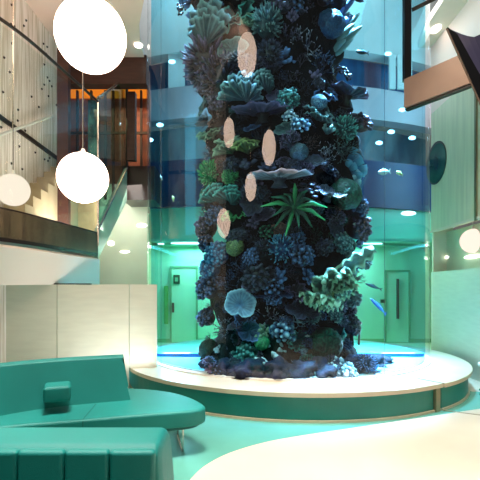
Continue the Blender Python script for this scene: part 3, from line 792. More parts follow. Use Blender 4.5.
def k_leaf(seed, nb=7, curl=.5, wav=.11, tipv=.9):
    """cluster of ruffled fan shaped leaves"""
    rd = random.Random(seed); b = MB()
    for q in range(nb):
        az = 2*pi*q/nb+rd.uniform(-.3, .3); lean = rd.uniform(.35, 1.05); half = rd.uniform(.55, .95); L = rd.uniform(.75, 1.05); ph = rd.uniform(0, 6)
        nu, nv = 22, 7; v = []; t = []
        for i in range(nu+1):
            u = -1+2*i/nu
            for j in range(nv+1):
                w = j/nv; ang = u*half; r = L*w*(1-.10*abs(u)**2+.05*math.sin(9*u+ph))
                x = math.sin(ang)*r; z = math.cos(ang)*r; y = wav*w*w*math.sin(u*9+ph)+.05*math.sin(u*19+ph)*w*w+curl*.35*w*w
                # lean outwards
                zz = z*math.cos(lean)-y*math.sin(lean); yy = z*math.sin(lean)+y*math.cos(lean)
                v.append((x*math.cos(az)-yy*math.sin(az), x*math.sin(az)+yy*math.cos(az), zz)); t.append(tipv*(w > .93)+.22*max(0, math.sin(u*19+ph))*w)
        f = [(i*(nv+1)+j, (i+1)*(nv+1)+j, (i+1)*(nv+1)+j+1, i*(nv+1)+j+1) for i in range(nu) for j in range(nv)]
        n_ = len(v); nor = Vector((math.sin(az), -math.cos(az), .3))*.02
        v2 = [tuple(Vector(a)+nor) for a in v]; f2 = [tuple(i+n_ for i in q_)[::-1] for q_ in f]
        rim = [(i*(nv+1)+nv) for i in range(nu+1)]
        fr = [(rim[i], rim[i+1], rim[i+1]+n_, rim[i]+n_) for i in range(nu)]
        b.add(v+v2, f+f2+fr, t+t)
    return b
def k_scallop(seed, nb=3):
    """upright ribbed fans with scalloped rims, one behind the other"""
    rd = random.Random(seed); b = MB()
    for q in range(nb):
        az = (q-(nb-1)/2)*.75+rd.uniform(-.15, .15); half = rd.uniform(.95, 1.25)/(1 if nb > 1 else .85); L = 1-.14*q; ph = rd.uniform(0, 6)
        nu, nv = 48, 9; v = []; t = []
        for i in range(nu+1):
            u = -1+2*i/nu
            for j in range(nv+1):
                w = j/nv; a = u*half+az*.7; sc_ = abs(math.sin(u*7.5+ph)); rr = L*w*(.86+.14*sc_+.03*math.sin(u*31)); rib = math.sin(u*22+ph)
                y = .30*w*w-.10*w*w*abs(sc_)*1.2+.035*rib*w-.16*q
                v.append((math.sin(a)*rr, y, math.cos(a)*rr)); t.append(min(1, .8*(w > .95)+.42*max(0, rib)**2*w))
        f = [(i*(nv+1)+j, (i+1)*(nv+1)+j, (i+1)*(nv+1)+j+1, i*(nv+1)+j+1) for i in range(nu) for j in range(nv)]; n_ = len(v)
        v2 = [(a, y+.03, z) for a, y, z in v]; f2 = [tuple(i+n_ for i in q_)[::-1] for q_ in f]; rim = [i*(nv+1)+nv for i in range(nu+1)]
        b.add(v+v2, f+f2+[(rim[i], rim[i+1], rim[i+1]+n_, rim[i]+n_) for i in range(nu)], t+t)
    return b
def k_ruffle(seed, nb=1):
    """thick tongue with frilled margins"""
    rd = random.Random(seed); b = MB()
    for q in range(nb):
        ph = rd.uniform(0, 6); az = 0 if nb == 1 else (q-(nb-1)/2)*.62; L = 2. if nb == 1 else rd.uniform(.9, 1.35); W = .42 if nb == 1 else .36
        nl, nw = 40, 10; top, bot, tt = [], [], []
        for i in range(nl+1):
            u = i/nl; w = W*(.35+.9*math.sin(pi*min(1, u*.93+.05))**.6)*(1+.16*math.sin(u*23+ph))
            for j in range(nw+1):
                e = -1+2*j/nw; fr = abs(e)**2
                x = e*w; z = u*L; y = -.15*u+fr*(.10*math.sin(u*30+ph+e*2)+.22*(1-.3*e))+(.25*q if nb > 1 else 0)*.4
                X_ = x*math.cos(az)+z*math.sin(az); Z_ = z*math.cos(az)-x*math.sin(az); th = .05+.05*(1-abs(e))
                top.append((X_, -y-th, Z_)); bot.append((X_, -y+th, Z_)); tt.append(min(1, .9*(abs(e) > .78)+.3*max(0, math.sin(u*30+ph))*fr))
        k = nw+1; n_ = len(top)
        f = [(i*k+j, i*k+j+1, (i+1)*k+j+1, (i+1)*k+j) for i in range(nl) for j in range(nw)]
        g_ = [tuple(a+n_ for a in q_)[::-1] for q_ in f]
        side = [(i*k, (i+1)*k, (i+1)*k+n_, i*k+n_) for i in range(nl)]+[(i*k+nw, i*k+nw+n_, (i+1)*k+nw+n_, (i+1)*k+nw) for i in range(nl)]
        side += [(nl*k+j, nl*k+j+1, nl*k+j+1+n_, nl*k+j+n_) for j in range(nw)]
        b.add(top+bot, f+g_+side, tt+tt)
    return b
def k_fingers(seed, n=16, r=.11, L=.9, club=1.3):
    rd = random.Random(seed); b = MB()
    for d in fib(n, 0):
        d = (Vector((d.x, d.y, d.z+.25))+Vector([rd.uniform(-.2, .2) for _ in range(3)])).normalized(); l = L*rd.uniform(.6, 1.05); s = d.orthogonal().normalized()*rd.uniform(-.12, .12)
        p = [d*l*k/6+s*math.sin(k/6*pi)+Vector((0, 0, .12*(k/6)**2)) for k in range(7)]
        rs = [r*c*rd.uniform(.9, 1.1) for c in (.8, .9, 1., 1.15*club/1.2, club, club*.9, .35)]
        b.tube(p, rs, 9, tip=[0, 0, .05, .15, .4, .7, 1.])
    return b
def k_tubes(seed, n=9):
    rd = random.Random(seed); b = MB()
    for d in fib(n, -.2):
        d = Vector((d.x*.8, d.y*.8, d.z+.3)).normalized(); l = rd.uniform(.55, 1.); r = rd.uniform(.1, .17)
        o_ = d*l; b.tube([d*.05, d*l*.5, o_, o_+d*.01, d*l*.8], [r*.8, r, r*1.15, r*.78, r*.6], 12, tip=[0, .1, .8, .9, 0])
    return b
def k_cup(seed):
    """heart shaped cup disc facing up"""
    b = MB(); n = 64; rr = [0, .25, .5, .75, .92, 1., .98, .7, .2]; v = []; t = []
    for k, r in enumerate(rr):
        for j in range(n):
            a = 2*pi*j/n; R_ = r*(1-.38*math.exp(-((a-pi/2)/.28)**2)+.04*math.sin(6*a+seed)+.02*math.sin(24*a)*r)
            z = (.02+.30*r*r+.02*math.sin(24*a)*r) if k < 6 else (.30*r*r-.12 if k < 8 else -.4); 
            v.append((R_*math.cos(a), R_*math.sin(a), z)); t.append((0., .1, .2, .15, .5, 1., .5, 0, 0)[k]+(.15 if (j % 3 == 0 and 1 < k < 5) else 0))
    f = [(i*n+j, i*n+(j+1) % n, (i+1)*n+(j+1) % n, (i+1)*n+j) for i in range(len(rr)-1) for j in range(n)]
    b.add(v, f, t); return b
def k_chimney(seed):     # crusty beads: cluster of round buttons
    rd = random.Random(seed); b = MB(); iv, fc = ico(2)
    for i, d in enumerate(fib(24, .1)):
        r = rd.uniform(.13, .24); c = d*rd.uniform(.55, .85)
        b.add([Vector((v.x*r, v.y*r, v.z*r*.8))+c for v in iv], fc, [max(0, (v.dot(d)))**3*.95 for v in iv])
    return b
def k_sticks(seed):
    rd = random.Random(seed); b = MB()
    for i in range(9):
        x = rd.uniform(-.45, .45); y = rd.uniform(-.2, .2); h = rd.uniform(.6, 1.1)
        b.tube([(x, y, -.1), (x+rd.uniform(-.04, .04), y, h*.5), (x+rd.uniform(-.08, .08), y, h)], [.075, .07, .04], 8, tip=[0, .1, .7])
    return b
def k_fan(seed):
    """sea fan: fine net of branches in one curved sheet"""
    rd = random.Random(seed); b = MB()
    def g(x, z, a, L, r, lv):
        x2, z2 = x+math.sin(a)*L, z+math.cos(a)*L; c = lambda x: .25*x*x
        b.tube([(x, c(x), z), ((x+x2)/2, c((x+x2)/2)+.01, (z+z2)/2), (x2, c(x2), z2)], [r, r*.85, r*.7], 5, tip=[0, .1, .5 if lv else 1.])
        if lv:
            for da in (-.42, .38): g(x2, z2, a+da*rd.uniform(.6, 1.3), L*.8, r*.72, lv-1)
    g(0, 0, 0, .28, .035, 5); return b

KN = {'ruffle': 'leather_coral', 'frill': 'leather_coral', 'scallop': 'fan_leaf_coral', 'lobes': 'cauliflower_coral', 'branch': 'staghorn_coral', 'brain': 'brain_coral', 'bush': 'bushy_soft_coral', 'plate': 'plate_coral', 'leaf': 'lettuce_coral', 'fingers': 'finger_coral', 'tubes': 'tube_sponge', 'cup': 'cup_coral', 'beads': 'button_coral', 'sticks': 'pillar_coral', 'fan': 'sea_fan', 'fine': 'bramble_coral'}
GEN = {'ruffle': k_ruffle, 'frill': lambda s_: k_ruffle(s_, 5), 'scallop': k_scallop, 'lobes': k_lobes, 'branch': k_branch, 'brain': k_brain, 'bush': k_bush, 'plate': k_plate, 'leaf': k_leaf, 'fingers': k_fingers, 'tubes': k_tubes, 'cup': k_cup, 'beads': k_chimney, 'sticks': k_sticks, 'fan': k_fan, 'fine': lambda s: k_branch(s, 16, .028, 1.2, 3, .7)}
MESH = {}
def kmesh(kind, var):
    if (kind, var) not in MESH:
        b = GEN[kind](var*13+5)
        me = bpy.data.meshes.new(KN[kind]); me.from_pydata([tuple(v) for v in b.v], [], b.f)
        me.polygons.foreach_set('use_smooth', [True]*len(me.polygons))
        a = me.attributes.new('tip', 'FLOAT', 'POINT'); a.data.foreach_set('value', [min(1., float(t)) for t in b.t]); me.materials.append(None); me.update()
        MESH[kind, var] = me
    return MESH[kind, var]
CC = {   # base, second, tips
    'black': ((15, 13, 22), (7, 7, 12), (84, 84, 116)), 'plum': ((34, 22, 42), (14, 10, 20), (140, 118, 156)), 'navy': ((16, 26, 62), (7, 11, 30), (116, 150, 210)),
    'blue': ((30, 96, 155), (12, 46, 96), (120, 200, 235)), 'sky': ((64, 126, 170), (26, 66, 110), (200, 236, 250)), 'teal': ((22, 92, 90), (8, 44, 50), (120, 215, 200)),
    'green': ((24, 150, 82), (12, 96, 60), (110, 230, 140)), 'darkgreen': ((10, 60, 44), (5, 32, 28), (60, 150, 110)), 'olive': ((96, 116, 62), (60, 78, 44), (200, 212, 130)),
    'sage': ((112, 142, 112), (44, 84, 72), (172, 204, 168)), 'lilac': ((84, 76, 100), (36, 32, 54), (226, 220, 240)), 'brown': ((92, 48, 44), (44, 24, 28), (178, 120, 108)),
    'dimblue': ((26, 70, 112), (18, 48, 84), (60, 110, 150)), 'darkgrey': ((40, 62, 70), (24, 40, 48), (96, 130, 134)),
    'pale': ((170, 196, 206), (110, 146, 168), (245, 250, 250)), 'tealgrey': ((56, 92, 98), (22, 44, 56), (150, 186, 182)),
}
DK = {'black': .6, 'plum': .65, 'navy': .7, 'lilac': .8, 'darkgreen': .8, 'brown': .75}
CM = {k: mat('coral_'+k, tuple(x*DK.get(k, .9) for x in c[0]), rough=.45, rgb2=tuple(x*DK.get(k, .9) for x in c[1]), vscale=3.5, tip=c[2], bump=.35, bscale=14, spec=.6) for k, c in CC.items()}
CW = {'dimblue': 'dim blue', 'darkgrey': 'dark grey', 'black': 'black', 'plum': 'plum purple', 'navy': 'dark navy', 'blue': 'bright blue', 'sky': 'pale blue', 'teal': 'teal', 'green': 'bright green', 'darkgreen': 'dark green', 'olive': 'olive', 'sage': 'sage green', 'lilac': 'greyish lilac', 'brown': 'reddish brown', 'pale': 'whitish', 'tealgrey': 'grey teal'}
OFF = {'brain': .0, 'lobes': -.1, 'beads': -.05, 'bush': -.25}
placed = []
def coral(kind, px, py, size, colr, label, short=None, var=0, up=.45, twist=None, sc=(1, 1, 1), out=None, group=None, tilt=None):
    me = kmesh(kind, var); o = bpy.data.objects.new(KN[kind], me); COL.objects.link(o)
    p, n = surf(px, py); s = size*1.25/2/F*p.y
    if p.z < LZ+.12 or py > 370: p = P(px, py, 6.25); p.z = max(p.z, LZ+.06); n = Vector((0, -1, 0))
    g = Vector((n.x, n.y, 0))*(1-up)+Vector((0, 0, 1))*up
    if tilt: g = Vector(tilt)
    q = g.normalized().to_track_quat('Z', 'Y'); tw = random.uniform(0, 2*pi) if twist is None else twist
    o.rotation_mode = 'QUATERNION'; o.rotation_quaternion = q@Quaternion((0, 0, 1), tw)
    k = OFF.get(kind, -.35) if out is None else out
    o.location = p+n*(s*k)-g.normalized()*(s*(.0 if kind in OFF or kind in ('plate', 'cup') else .35)); o.scale = (s*sc[0], s*sc[1], s*sc[2])
    o.material_slots[0].link = 'OBJECT'; o.material_slots[0].material = CM[colr]
    tag(o, label, 'sponge' if kind == 'tubes' else 'coral', group)
    placed.append((px, py, size, short, o)); return o

# --- the corals one can single out in the photograph
MAJ = [
 # kind px py size colour label short var kw
 ('scallop', 212, 32, 58, 'tealgrey', 'broad pale ruffled lettuce coral at the top edge of the reef', 'top lettuce coral', 0, dict(tilt=(-.45, -.5, .8), twist=0., out=.2)),
 ('leaf', 232, 10, 40, 'teal', 'teal ruffled lettuce coral beside the topmost broad one', 'teal lettuce coral', 1, dict(up=.3)),
 ('leaf', 252, 20, 24, 'sage', 'small speckled green leafy coral under the top lettuce corals', 'speckled leafy coral', 2, {}),
 ('bush', 203, 62, 46, 'plum', 'big dark spiky bush of coral below the top lettuce corals', 'spiky dark bush', 0, {}),
 ('bush', 218, 78, 40, 'black', 'blackish spiky coral bush just under the big plum one', 'blackish bush', 1, {}),
 ('scallop', 250, 97, 42, 'tealgrey', 'wide grey teal fan coral with scalloped edge on dark rock', 'scalloped fan coral', 3, dict(tilt=(.1, -.5, .8), twist=0., out=.55)),
 ('scallop', 266, 84, 30, 'tealgrey', 'upright grey teal folded coral behind the scalloped fan', 'folded fan coral', 4, dict(tilt=(.45, -.4, .8), twist=0., out=.1)),
 ('brain', 331, 24, 23, 'dimblue', 'smooth domed blue coral high on the reef', 'blue dome coral', 0, {}),
 ('branch', 312, 40, 46, 'lilac', 'large pale tipped staghorn coral spreading under the blue dome', 'large staghorn', 0, dict(up=.35)),
 ('branch', 290, 30, 36, 'plum', 'purple staghorn coral beside the large pale tipped one', 'purple staghorn', 1, {}),
 ('branch', 330, 62, 40, 'navy', 'dark blue staghorn coral under the large pale tipped one', 'dark blue staghorn', 2, {}),
 ('fingers', 345, 40, 78, 'tealgrey', 'long grey finger coral reaching out into open water near the top', 'reaching finger coral', 0, dict(tilt=(.75, -.2, .75), sc=(.55, .55, 1.2))),
 ('fingers', 346, 16, 76, 'navy', 'dark finger coral at the very top beside the pale water', 'topmost finger coral', 1, dict(tilt=(.6, -.2, .8), sc=(.5, .5, 1.1))),
 ('plate', 345, 97, 34, 'black', 'black ragged shelf coral sticking out over bright water', 'black shelf coral', 0, dict(up=.75, out=.15)),
 ('brown_', 0, 0, 0, '', '', '', 0, {}),
 ('leaf', 213, 118, 20, 'brown', 'small reddish brown crinkled coral above the yellow leaf coral', 'crinkled brown coral', 5, {}),
 ('leaf', 207, 134, 34, 'sage', 'pale green stacked leaf coral jutting out of the reef edge', 'stacked leaf coral', 6, dict(up=.6)),
 ('leaf', 226, 145, 34, 'sage', 'light green leaf coral tucked under the stacked one', 'tucked leaf coral', 0, dict(up=.6)),
 ('leaf', 245, 146, 30, 'olive', 'yellow olive curled leaf coral in the middle of the reef', 'yellow leaf coral', 2, dict(up=.7)),
 ('plate', 279, 181, 46, 'lilac', 'flat greyish lilac table coral overhanging black shadow', 'lilac table coral', 1, dict(up=.9, out=.35, sc=(1, 1, .6))),
 ('bush', 208, 173, 22, 'green', 'fluffy bright green round coral on the reef edge', 'fluffy green coral', 2, {}),
 ('bush', 229, 176, 15, 'green', 'smaller green tufted coral beside the fluffy one', 'small green tuft', 3, {}),
 ('scallop', 220, 196, 30, 'teal', 'teal striped leaf coral under the green tuft', 'striped leaf coral', 1, dict(tilt=(.25, -.5, .85), twist=.3, out=.2)),
 ('scallop', 234, 197, 28, 'teal', 'broad teal heart shaped leaf coral under the small green tuft', 'heart leaf coral', 2, dict(tilt=(.5, -.6, .6), twist=0., out=.3)),
 ('leaf', 232, 214, 30, 'green', 'green fringed leaf coral over the dark cave', 'fringed leaf coral', 1, dict(up=.6)),
 ('leaf', 203, 190, 18, 'darkgreen', 'dark green leafy tuft at the reef edge below the fluffy one', 'leafy tuft', 4, {}),
 ('fine', 200, 210, 26, 'plum', 'dark purple lacy bramble coral at the reef edge', 'lacy bramble', 0, {}),
 ('lobes', 206, 228, 24, 'plum', 'dark purple knobbly coral under the lacy bramble', 'knobbly purple coral', 0, {}),
 ('bush', 347, 128, 22, 'teal', 'round teal green tufted coral at the outer edge of the reef', 'teal tuft coral', 4, {}),
 ('beads', 290, 118, 14, 'pale', 'string of pale buttons high beside the wavy coral', 'pale buttons', 0, {}),
 ('beads', 300, 127, 18, 'sky', 'round pale blue button coral cluster under the pale buttons', 'blue buttons', 1, {}),
 ('brain', 319, 102, 13, 'sky', 'pale blue rounded brain coral on the wavy shelf', 'pale blue brain', 1, {}),
 ('leaf', 320, 112, 34, 'tealgrey', 'wavy edged grey coral running under the pale blue brain coral', 'wavy coral', 6, dict(up=.5)),
 ('lobes', 288, 100, 22, 'teal', 'teal knobbly coral near the folded fan', 'teal knobbly coral', 1, {}),
 ('brain', 299, 152, 15, 'darkgrey', 'round grey disc like coral beside the lilac table', 'round grey disc', 2, {}),
 ('branch', 330, 150, 38, 'lilac', 'tangled grey staghorn coral below the teal tuft', 'tangled staghorn', 3, dict(up=.4)),
 ('branch', 350, 146, 34, 'tealgrey', 'outer grey staghorn coral growing toward open water', 'outer staghorn', 0, dict(up=.5)),
 ('tubes', 360, 166, 42, 'blue', 'vivid blue tube sponge leaning out into open water', 'blue tube sponge', 0, dict(tilt=(.9, -.2, .35))),
 ('tubes', 360, 181, 30, 'sky', 'pale blue tube sponge just below the vivid blue one', 'pale tube sponge', 1, dict(tilt=(.9, -.2, .05))),
 ('brain', 346, 194, 26, 'darkgreen', 'large dark green globular coral under the sponges', 'green globe coral', 3, {}),
 ('plate', 327, 194, 26, 'lilac', 'small tilted lilac plate coral beside the dark green globe', 'tilted lilac plate', 2, dict(up=.6, out=.2)),
 ('lobes', 357, 207, 24, 'navy', 'navy knobbly coral below the dark green globe', 'navy knobbly coral', 2, {}),
 ('lobes', 359, 228, 28, 'plum', 'purple lumpy coral overhanging the pale leather coral', 'purple lumpy coral', 3, dict(tilt=(.7, -.2, .4))),
 ('ruffle', 334, 270, 38, 'sage', 'pale green leather coral stretching a long frilled lobe outward', 'leather coral', 2, dict(tilt=(.78, -.35, .5), twist=-.5, out=.3)),
 ('frill', 327, 282, 34, 'sage', 'cream green folded leather coral in front of the stretching one', 'folded leather coral', 0, dict(tilt=(.3, -.6, .6), twist=0., out=.6)),
 ('frill', 314, 296, 32, 'sage', 'frilled cream green coral hanging below the folded leather coral', 'hanging leather coral', 3, dict(tilt=(-.35, -.8, .3), twist=0., out=.7)),
 ('fingers', 331, 290, 26, 'olive', 'yellowish lobed coral beside the hanging leather coral', 'yellow lobed coral', 0, dict(up=.1)),
 ('leaf', 345, 286, 28, 'darkgreen', 'dark green leafy coral in the shade of the leather coral', 'shaded leafy coral', 2, {}),
 ('lobes', 217, 255, 26, 'blue', 'bright blue cauliflower coral at the reef edge', 'blue cauliflower', 0, {}),
 ('lobes', 210, 268, 24, 'blue', 'second bright blue cauliflower coral, lower and further out', 'outer blue cauliflower', 4, {}),
 ('bush', 281, 249, 26, 'blue', 'bright blue tufted coral in the middle of the reef', 'blue tuft coral', 0, {}),
 ('beads', 266, 233, 15, 'darkgreen', 'dark green round coral in the shadowed cave', 'cave green coral', 2, {}),
 ('brain', 235, 247, 15, 'olive', 'small dull olive round coral beside the blue cauliflower', 'olive round coral', 4, {}),
 ('lobes', 209, 288, 28, 'navy', 'navy blue cauliflower coral bulging over the green corridor', 'navy cauliflower', 5, {}),
 ('fine', 238, 268, 40, 'navy', 'finely branched navy coral thicket below the olive round coral', 'navy thicket', 1, {}),
 ('fine', 226, 285, 38, 'navy', 'second navy coral thicket, just above the heart shaped cup', 'lower thicket', 2, {}),
 ('cup', 242, 305, 25, 'sky', 'heart shaped pale blue cup coral facing the room', 'heart cup coral', 0, dict(tilt=(.1, -.9, .35), twist=2.9, out=.3)),
 ('plate', 262, 296, 18, 'navy', 'small navy plate coral beside the heart shaped cup', 'navy plate coral', 3, dict(up=.7)),
 ('branch', 271, 315, 34, 'lilac', 'pale tipped staghorn coral beside the heart shaped cup', 'cup side staghorn', 1, dict(up=.6)),
 ('branch', 218, 325, 34, 'lilac', 'lilac grey staghorn coral low on the reef', 'low staghorn', 2, dict(up=.6)),
 ('lobes', 206, 318, 20, 'navy', 'small navy cauliflower coral beside the low staghorn', 'small navy cauliflower', 1, {}),
 ('plate', 302, 312, 26, 'black', 'dark slanted plate coral under the hanging leather coral', 'slanted plate', 4, dict(up=.6, out=.2)),
 ('branch', 300, 320, 24, 'pale', 'white tipped branching coral under the slanted plate', 'white tipped coral', 3, {}),
 ('beads', 284, 333, 24, 'sky', 'whitish blue speckled round coral low in the middle', 'speckled round coral', 3, {}),
 ('brain', 324, 346, 30, 'darkgreen', 'big dark green ball coral near the bottom of the reef', 'big green ball', 5, dict(sc=(.9, .9, 1.25))),
 ('brain', 208, 349, 17, 'darkgreen', 'dark green disc coral at the lowest edge beside blue water', 'green disc coral', 1, {}),
 ('tubes', 215, 350, 14, 'pale', 'small whitish tube sponge beside the green disc coral', 'whitish sponge', 2, {}),
 ('fingers', 262, 332, 20, 'sage', 'pale green lobed coral near the bottom beside the staghorn', 'pale lobed coral', 1, {}),
 ('brain', 262, 343, 12, 'green', 'bright green small brain coral near the bottom', 'green small brain', 0, {}),
 ('lobes', 245, 357, 26, 'teal', 'turquoise knobbly coral on the foot of the reef', 'turquoise coral', 6, {}),
 ('fingers', 277, 358, 38, 'pale', 'whitish blue knobby finger coral on the foot of the reef', 'white knobby coral', 2, dict(up=.5)),
 ('fingers', 261, 368, 24, 'pale', 'small white finger coral lying on the reef foot', 'lying white coral', 0, dict(tilt=(-.8, -.5, .3))),
 ('tubes', 304, 352, 12, 'sky', 'tiny pale ring sponge beside the big green ball', 'ring sponge', 0, {}),
 ('leaf', 339, 333, 22, 'teal', 'small teal leafy coral above the big green ball', 'teal leafy coral', 4, {}),
 ('sticks', 356, 338, 26, 'brown', 'upright brown pillar coral standing at the outer edge', 'brown pillars', 0, dict(up=1., twist=0., out=-.1)),
 ('lobes', 341, 371, 22, 'pale', 'whitish rounded coral at the foot beside the big green ball', 'whitish foot coral', 2, dict(out=.5, sc=(1.3, 1, .8))),
 ('lobes', 312, 376, 16, 'pale', 'small white lump of coral lying lowest at the front', 'lowest white lump', 3, dict(out=.7, sc=(1, 1, .6))),
 ('fan', 303, 62, 30, 'plum', 'purple sea fan between the large staghorns', 'purple sea fan', 0, {}),
 ('fan', 250, 48, 34, 'black', 'black sea fan behind the highest mirrored lamp', 'black sea fan', 1, {}),
 ('plate', 262, 112, 46, 'plum', 'dark purplish overhanging shelf coral below the scalloped fan', 'purplish shelf coral', 5, dict(up=.85, out=-.15, sc=(1, 1, .7))),
 ('lobes', 219, 101, 24, 'plum', 'plum lumpy coral above the crinkled brown coral', 'plum lumpy coral', 4, {}),
]
for r in MAJ:
    if r[0] == 'brown_': continue
    k, px, py, s, c, lab, sh, vr, kw = r
    coral(k, px, py, s, c, lab, sh, vr, **kw)
    
# green feather star with separate arms
fs = empty('feather_star', surf(292, 211, .22)[0]); tag(fs, 'spiky dark green feather star with long arms under the lilac table coral', 'feather star')
placed.append((292, 211, 40, 'feather star', fs))
sphere('body', (0, 0, 0), .07, CM['green'], fs, 16)
for k in range(13):
    a = 2*pi*k/13+.1; L = (.5, .34, .42)[k % 3]; dz = math.sin(a); dx = math.cos(a)
    b = MB(); b.tube([(0, 0, 0), (dx*L*.5, -.12, dz*L*.45+.03), (dx*L, -.05, dz*L*.8-.04)], [.03, .035, .006], 7, tip=[.2, .1, .9])
    b.build('arm', CM['green'] if k % 3 == 0 else CM['darkgreen'], fs, smooth=True, attr=True)

# --- the many smaller corals between them
majors = [(p[0], p[1], p[2], p[3]) for p in placed]
used = set(); allp = [(p[0], p[1], p[2]) for p in placed]
fk = ['lobes', 'fine', 'branch', 'bush', 'leaf', 'beads', 'plate', 'fingers', 'tubes', 'fan']
kn2 = {'lobes': 'knobbly coral', 'fine': 'bramble coral', 'branch': 'staghorn coral', 'bush': 'tufted coral', 'leaf': 'leafy coral', 'beads': 'button coral', 'plate': 'plate coral', 'fingers': 'finger coral', 'tubes': 'tube sponge', 'fan': 'sea fan'}
def pick_color(px, py):
    if py < 130: w = (('black', 9), ('plum', 5), ('navy', 3), ('tealgrey', 1), ('lilac', 1))
    elif py < 240: w = (('black', 9), ('plum', 5), ('navy', 3), ('darkgreen', 3), ('brown', 1))
    elif py < 320: w = (('navy', 6), ('plum', 4), ('black', 3), ('blue', 1), ('tealgrey', 1))
    elif px > 345: w = (('navy', 5), ('black', 3))
    else: w = (('navy', 8), ('plum', 4), ('black', 3), ('lilac', 2), ('teal', 1), ('sky', 1))
    L = [c for c, n_ in w for _ in range(n_)]; return random.choice(L)
cnt = 0; tries = 0
while cnt < 200 and tries < 9000:
    tries += 1
    py = random.uniform(-14, 376); l, r = sil(py)
    px = random.uniform(l-5, r+5)
    s = random.uniform(13, 25) if py < 300 else random.uniform(9, 19)
    if any((px-a)**2+(py-b_)**2 < ((s+c)*.5*(.62 if tries < 5000 else .5))**2 for a, b_, c in allp): continue
    allp.append((px, py, s))
    k = random.choices(fk, (5, 7, 8, 4, 3, 1, 3, 3, 1, 2))[0]; c = pick_color(px, py)
    near = sorted(majors, key=lambda m: (m[0]-px)**2+(m[1]-py)**2)[:5]
    lab = None
    for c_ in [c]+[pick_color(px, py) for _ in range(6)]:
        for i, j in ((0, 1), (0, 2), (1, 2), (0, 3), (1, 3)):
            A_, B_ = sorted((near[i][3], near[j][3]))
            t_ = f'{CW[c_]} {kn2[k]} between the {A_} and the {B_}'
            if t_ not in used: lab = t_; break
        if lab: c = c_; break
    if not lab: continue
    used.add(lab); cnt += 1
    coral(k, px, py, s*1.15, c, lab, None, random.randrange(7 if k not in ('branch', 'fine') else 4), up=random.uniform(.1, .75), sc=(random.uniform(.75, 1.35), random.uniform(.75, 1.3), random.uniform(.7, 1.2)), group='smaller corals crowding the reef')

# rubble bank at the outer foot
BL = [(372, 369, 26, 6.9, 'blue grey boulder at the foot of the reef by the bright sand'), (352, 371, 34, 6.4, 'bluish boulder beneath the brown pillars'), (385, 370, 15, 7.1, 'outermost low boulder on the bright sand'),
 (328, 374, 36, 6.25, 'dark boulder beneath the big green ball'), (304, 375, 30, 6.15, 'dark boulder beside the lowest white lump'), (278, 375, 34, 6.15, 'dark boulder under the white knobby coral'), (250, 374, 34, 6.2, 'dark boulder under the turquoise coral'),
 (228, 372, 28, 6.35, 'dark boulder beneath the whitish sponge'), (291, 377, 16, 6.05, 'small boulder in front of the white knobby coral'), (212, 368, 20, 6.7, 'small boulder beneath the green disc coral')]
for i, (px, py, s, d, lb) in enumerate(BL):
    iv, fc = ico(4); sc = s/2/F*d; c = Vector((X(px, d), d, LZ+.03))
    vv = [Vector((v.x*sc*1.15, v.y*sc, v.z*sc*.85))*(1+.5*noise.noise(v*1.7+Vector((i*3, 0, 0)))+.25*noise.noise(v*5+Vector((i, 0, 0)))+.1*noise.noise(v*13)) for v in iv]
    o = newobj('reef_boulder', [(v.x, v.y, max(v.z, -.02)) for v in vv], fc, M['rock_base'], smooth=True); o.location = c
    tag(o, lb, 'boulder', 'boulders at the foot of the reef')

# ---------------------------------------------------------------- fish
def fish(px, py, d, L, rz, c1, label, pitch=0., slim=.3):
    e = empty('fish', P(px, py, d), rz); e.rotation_euler = (0, pitch, rz); tag(e, label, 'fish', 'small fish swimming round the reef')
    n, k = 10, 11; v = []
    for i in range(k):
        t = i/(k-1); x = L*(t-.45); h = L*slim*.5*math.sin(pi*min(1, t*.92+.06))**.75; wd = h*.45
        v += [(x, wd*math.cos(2*pi*j/n), h*math.sin(2*pi*j/n)) for j in range(n)]
    f = [(i*n+j, i*n+(j+1) % n, (i+1)*n+(j+1) % n, (i+1)*n+j) for i in range(k-1) for j in range(n)]+[tuple(range(n-1, -1, -1)), tuple(range((k-1)*n, k*n))]
    newobj('body', v, f, c1, e, smooth=True)
    h = L*slim; x = L*.5
    def flat(name, pts, th=.004):
        v = [(a, -th, b_) for a, b_ in pts]+[(a, th, b_) for a, b_ in pts]; m_ = len(pts)
        newobj(name, v, [tuple(range(m_)), tuple(range(2*m_-1, m_-1, -1))]+[(i, i+m_, (i+1) % m_+m_, (i+1) % m_) for i in range(m_)], c1, e)
    flat('tail', [(x, -h*.08), (x+L*.2, -h*.5), (x+L*.13, 0), (x+L*.2, h*.5), (x, h*.08)])
    flat('dorsal_fin', [(-L*.12, h*.42), (L*.05, h*.72), (L*.3, h*.25)])
    sphere('eye', (-L*.36, -h*.13, h*.1), L*.022, M['black'], e, 8)
fw = mat('fish_white', (235, 240, 235), rough=.3); fb = mat('fish_blue', (60, 110, 190), rough=.3); fd = mat('fish_dark', (24, 60, 70), rough=.4); fy = mat('fish_yellow', (225, 220, 150), rough=.35); fp = mat('fish_purple', (70, 50, 140), rough=.3)
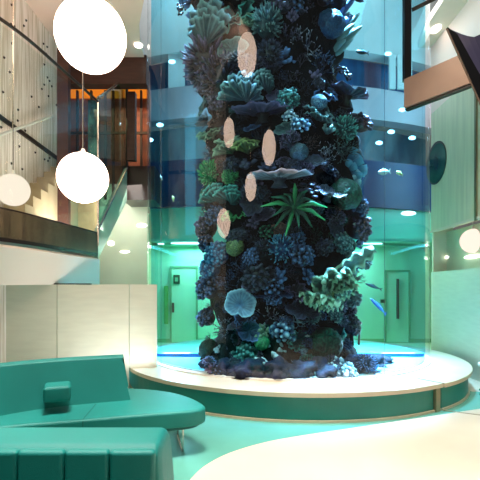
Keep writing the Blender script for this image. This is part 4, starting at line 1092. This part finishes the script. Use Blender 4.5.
for a in ((377, 305, 8.6, .42, .2, fb, 'slender blue fish swimming upward before the green corridor', .75, .2),
          (372, 286, 8.6, .32, 0, fd, 'slim dark fish above the slender blue one', .35, .22),
          (383, 172, 7.6, .2, 0, fw, 'oval white fish in dark blue water beside the sponges', -.1, .55),
          (273, 227, 6.9, .085, .3, fw, 'white fish nearest the spiky feather star', 0, .6),
          (251, 233, 6.9, .08, -.3, fw, 'white fish over the dark cave beside the green coral', .5, .5),
          (256, 239, 6.9, .08, .6, fw, 'white fish just under the one over the dark cave', .4, .5),
          (242, 237, 6.9, .05, .2, fw, 'tiny white fish beside the olive round coral', 0, .5),
          (256, 260, 6.9, .07, .2, fw, 'white fish above the navy thicket', .9, .5),
          (246, 261, 6.9, .05, .2, fb, 'tiny blue fish above the navy thicket', .3, .5),
          (355, 224, 6.9, .085, .2, fw, 'white fish against the purple lumpy coral', 0, .5),
          (307, 336, 6.6, .06, .2, fw, 'tiny white fish higher beside the big green ball', 0, .6),
          (311, 343, 6.6, .05, .2, fw, 'tiny white fish level with the big green ball', 0, .6),
          (312, 352, 6.6, .06, .2, fw, 'tiny white fish lowest beside the big green ball', 0, .6),
          (333, 70, 7.0, .13, .1, fw, 'white stripe shaped fish below the dark blue staghorn', 1.5, .22),
          (361, 52, 7.0, .2, .1, fd, 'dark fish with pale head beside the reaching finger coral', .1, .4),
          (172, 358, 8.0, .13, .1, fd, 'small dark fish low over the blue curb', 0, .6),
          (161, 177, 7.8, .08, .1, fw, 'tiny white fish near the aquarium edge by the landing', 1.2, .4),
          (173, 198, 7.8, .1, .1, fy, 'pale yellow fish before the aqua lintel', 1.4, .45),
          (399, 173, 7.6, .12, .1, fy, 'pale yellow fish close to the aquarium edge', .5, .6)):
    fish(a[0], a[1], a[2], a[3], a[4], a[5], a[6], a[7], a[8])

# ================================================================ CAMERA
cam = bpy.data.cameras.new('camera'); co = bpy.data.objects.new('camera', cam); COL.objects.link(co)
co.location = (0, 0, H); co.rotation_euler = (pi/2, 0, 0)
cam.sensor_width = 36; cam.sensor_fit = 'HORIZONTAL'; cam.lens = 36*F/480; cam.shift_y = 50/480
cam.clip_end = 200
sc_ = bpy.context.scene; sc_.camera = co
sc_.view_settings.view_transform = 'Standard'; sc_.view_settings.look = 'None'; sc_.view_settings.gamma = 1; sc_.view_settings.use_curve_mapping = False
sc_.view_settings.exposure = 0.0
sc_.cycles.transparent_max_bounces = 24; sc_.cycles.use_denoising = True
sc_.cycles.max_bounces = 8
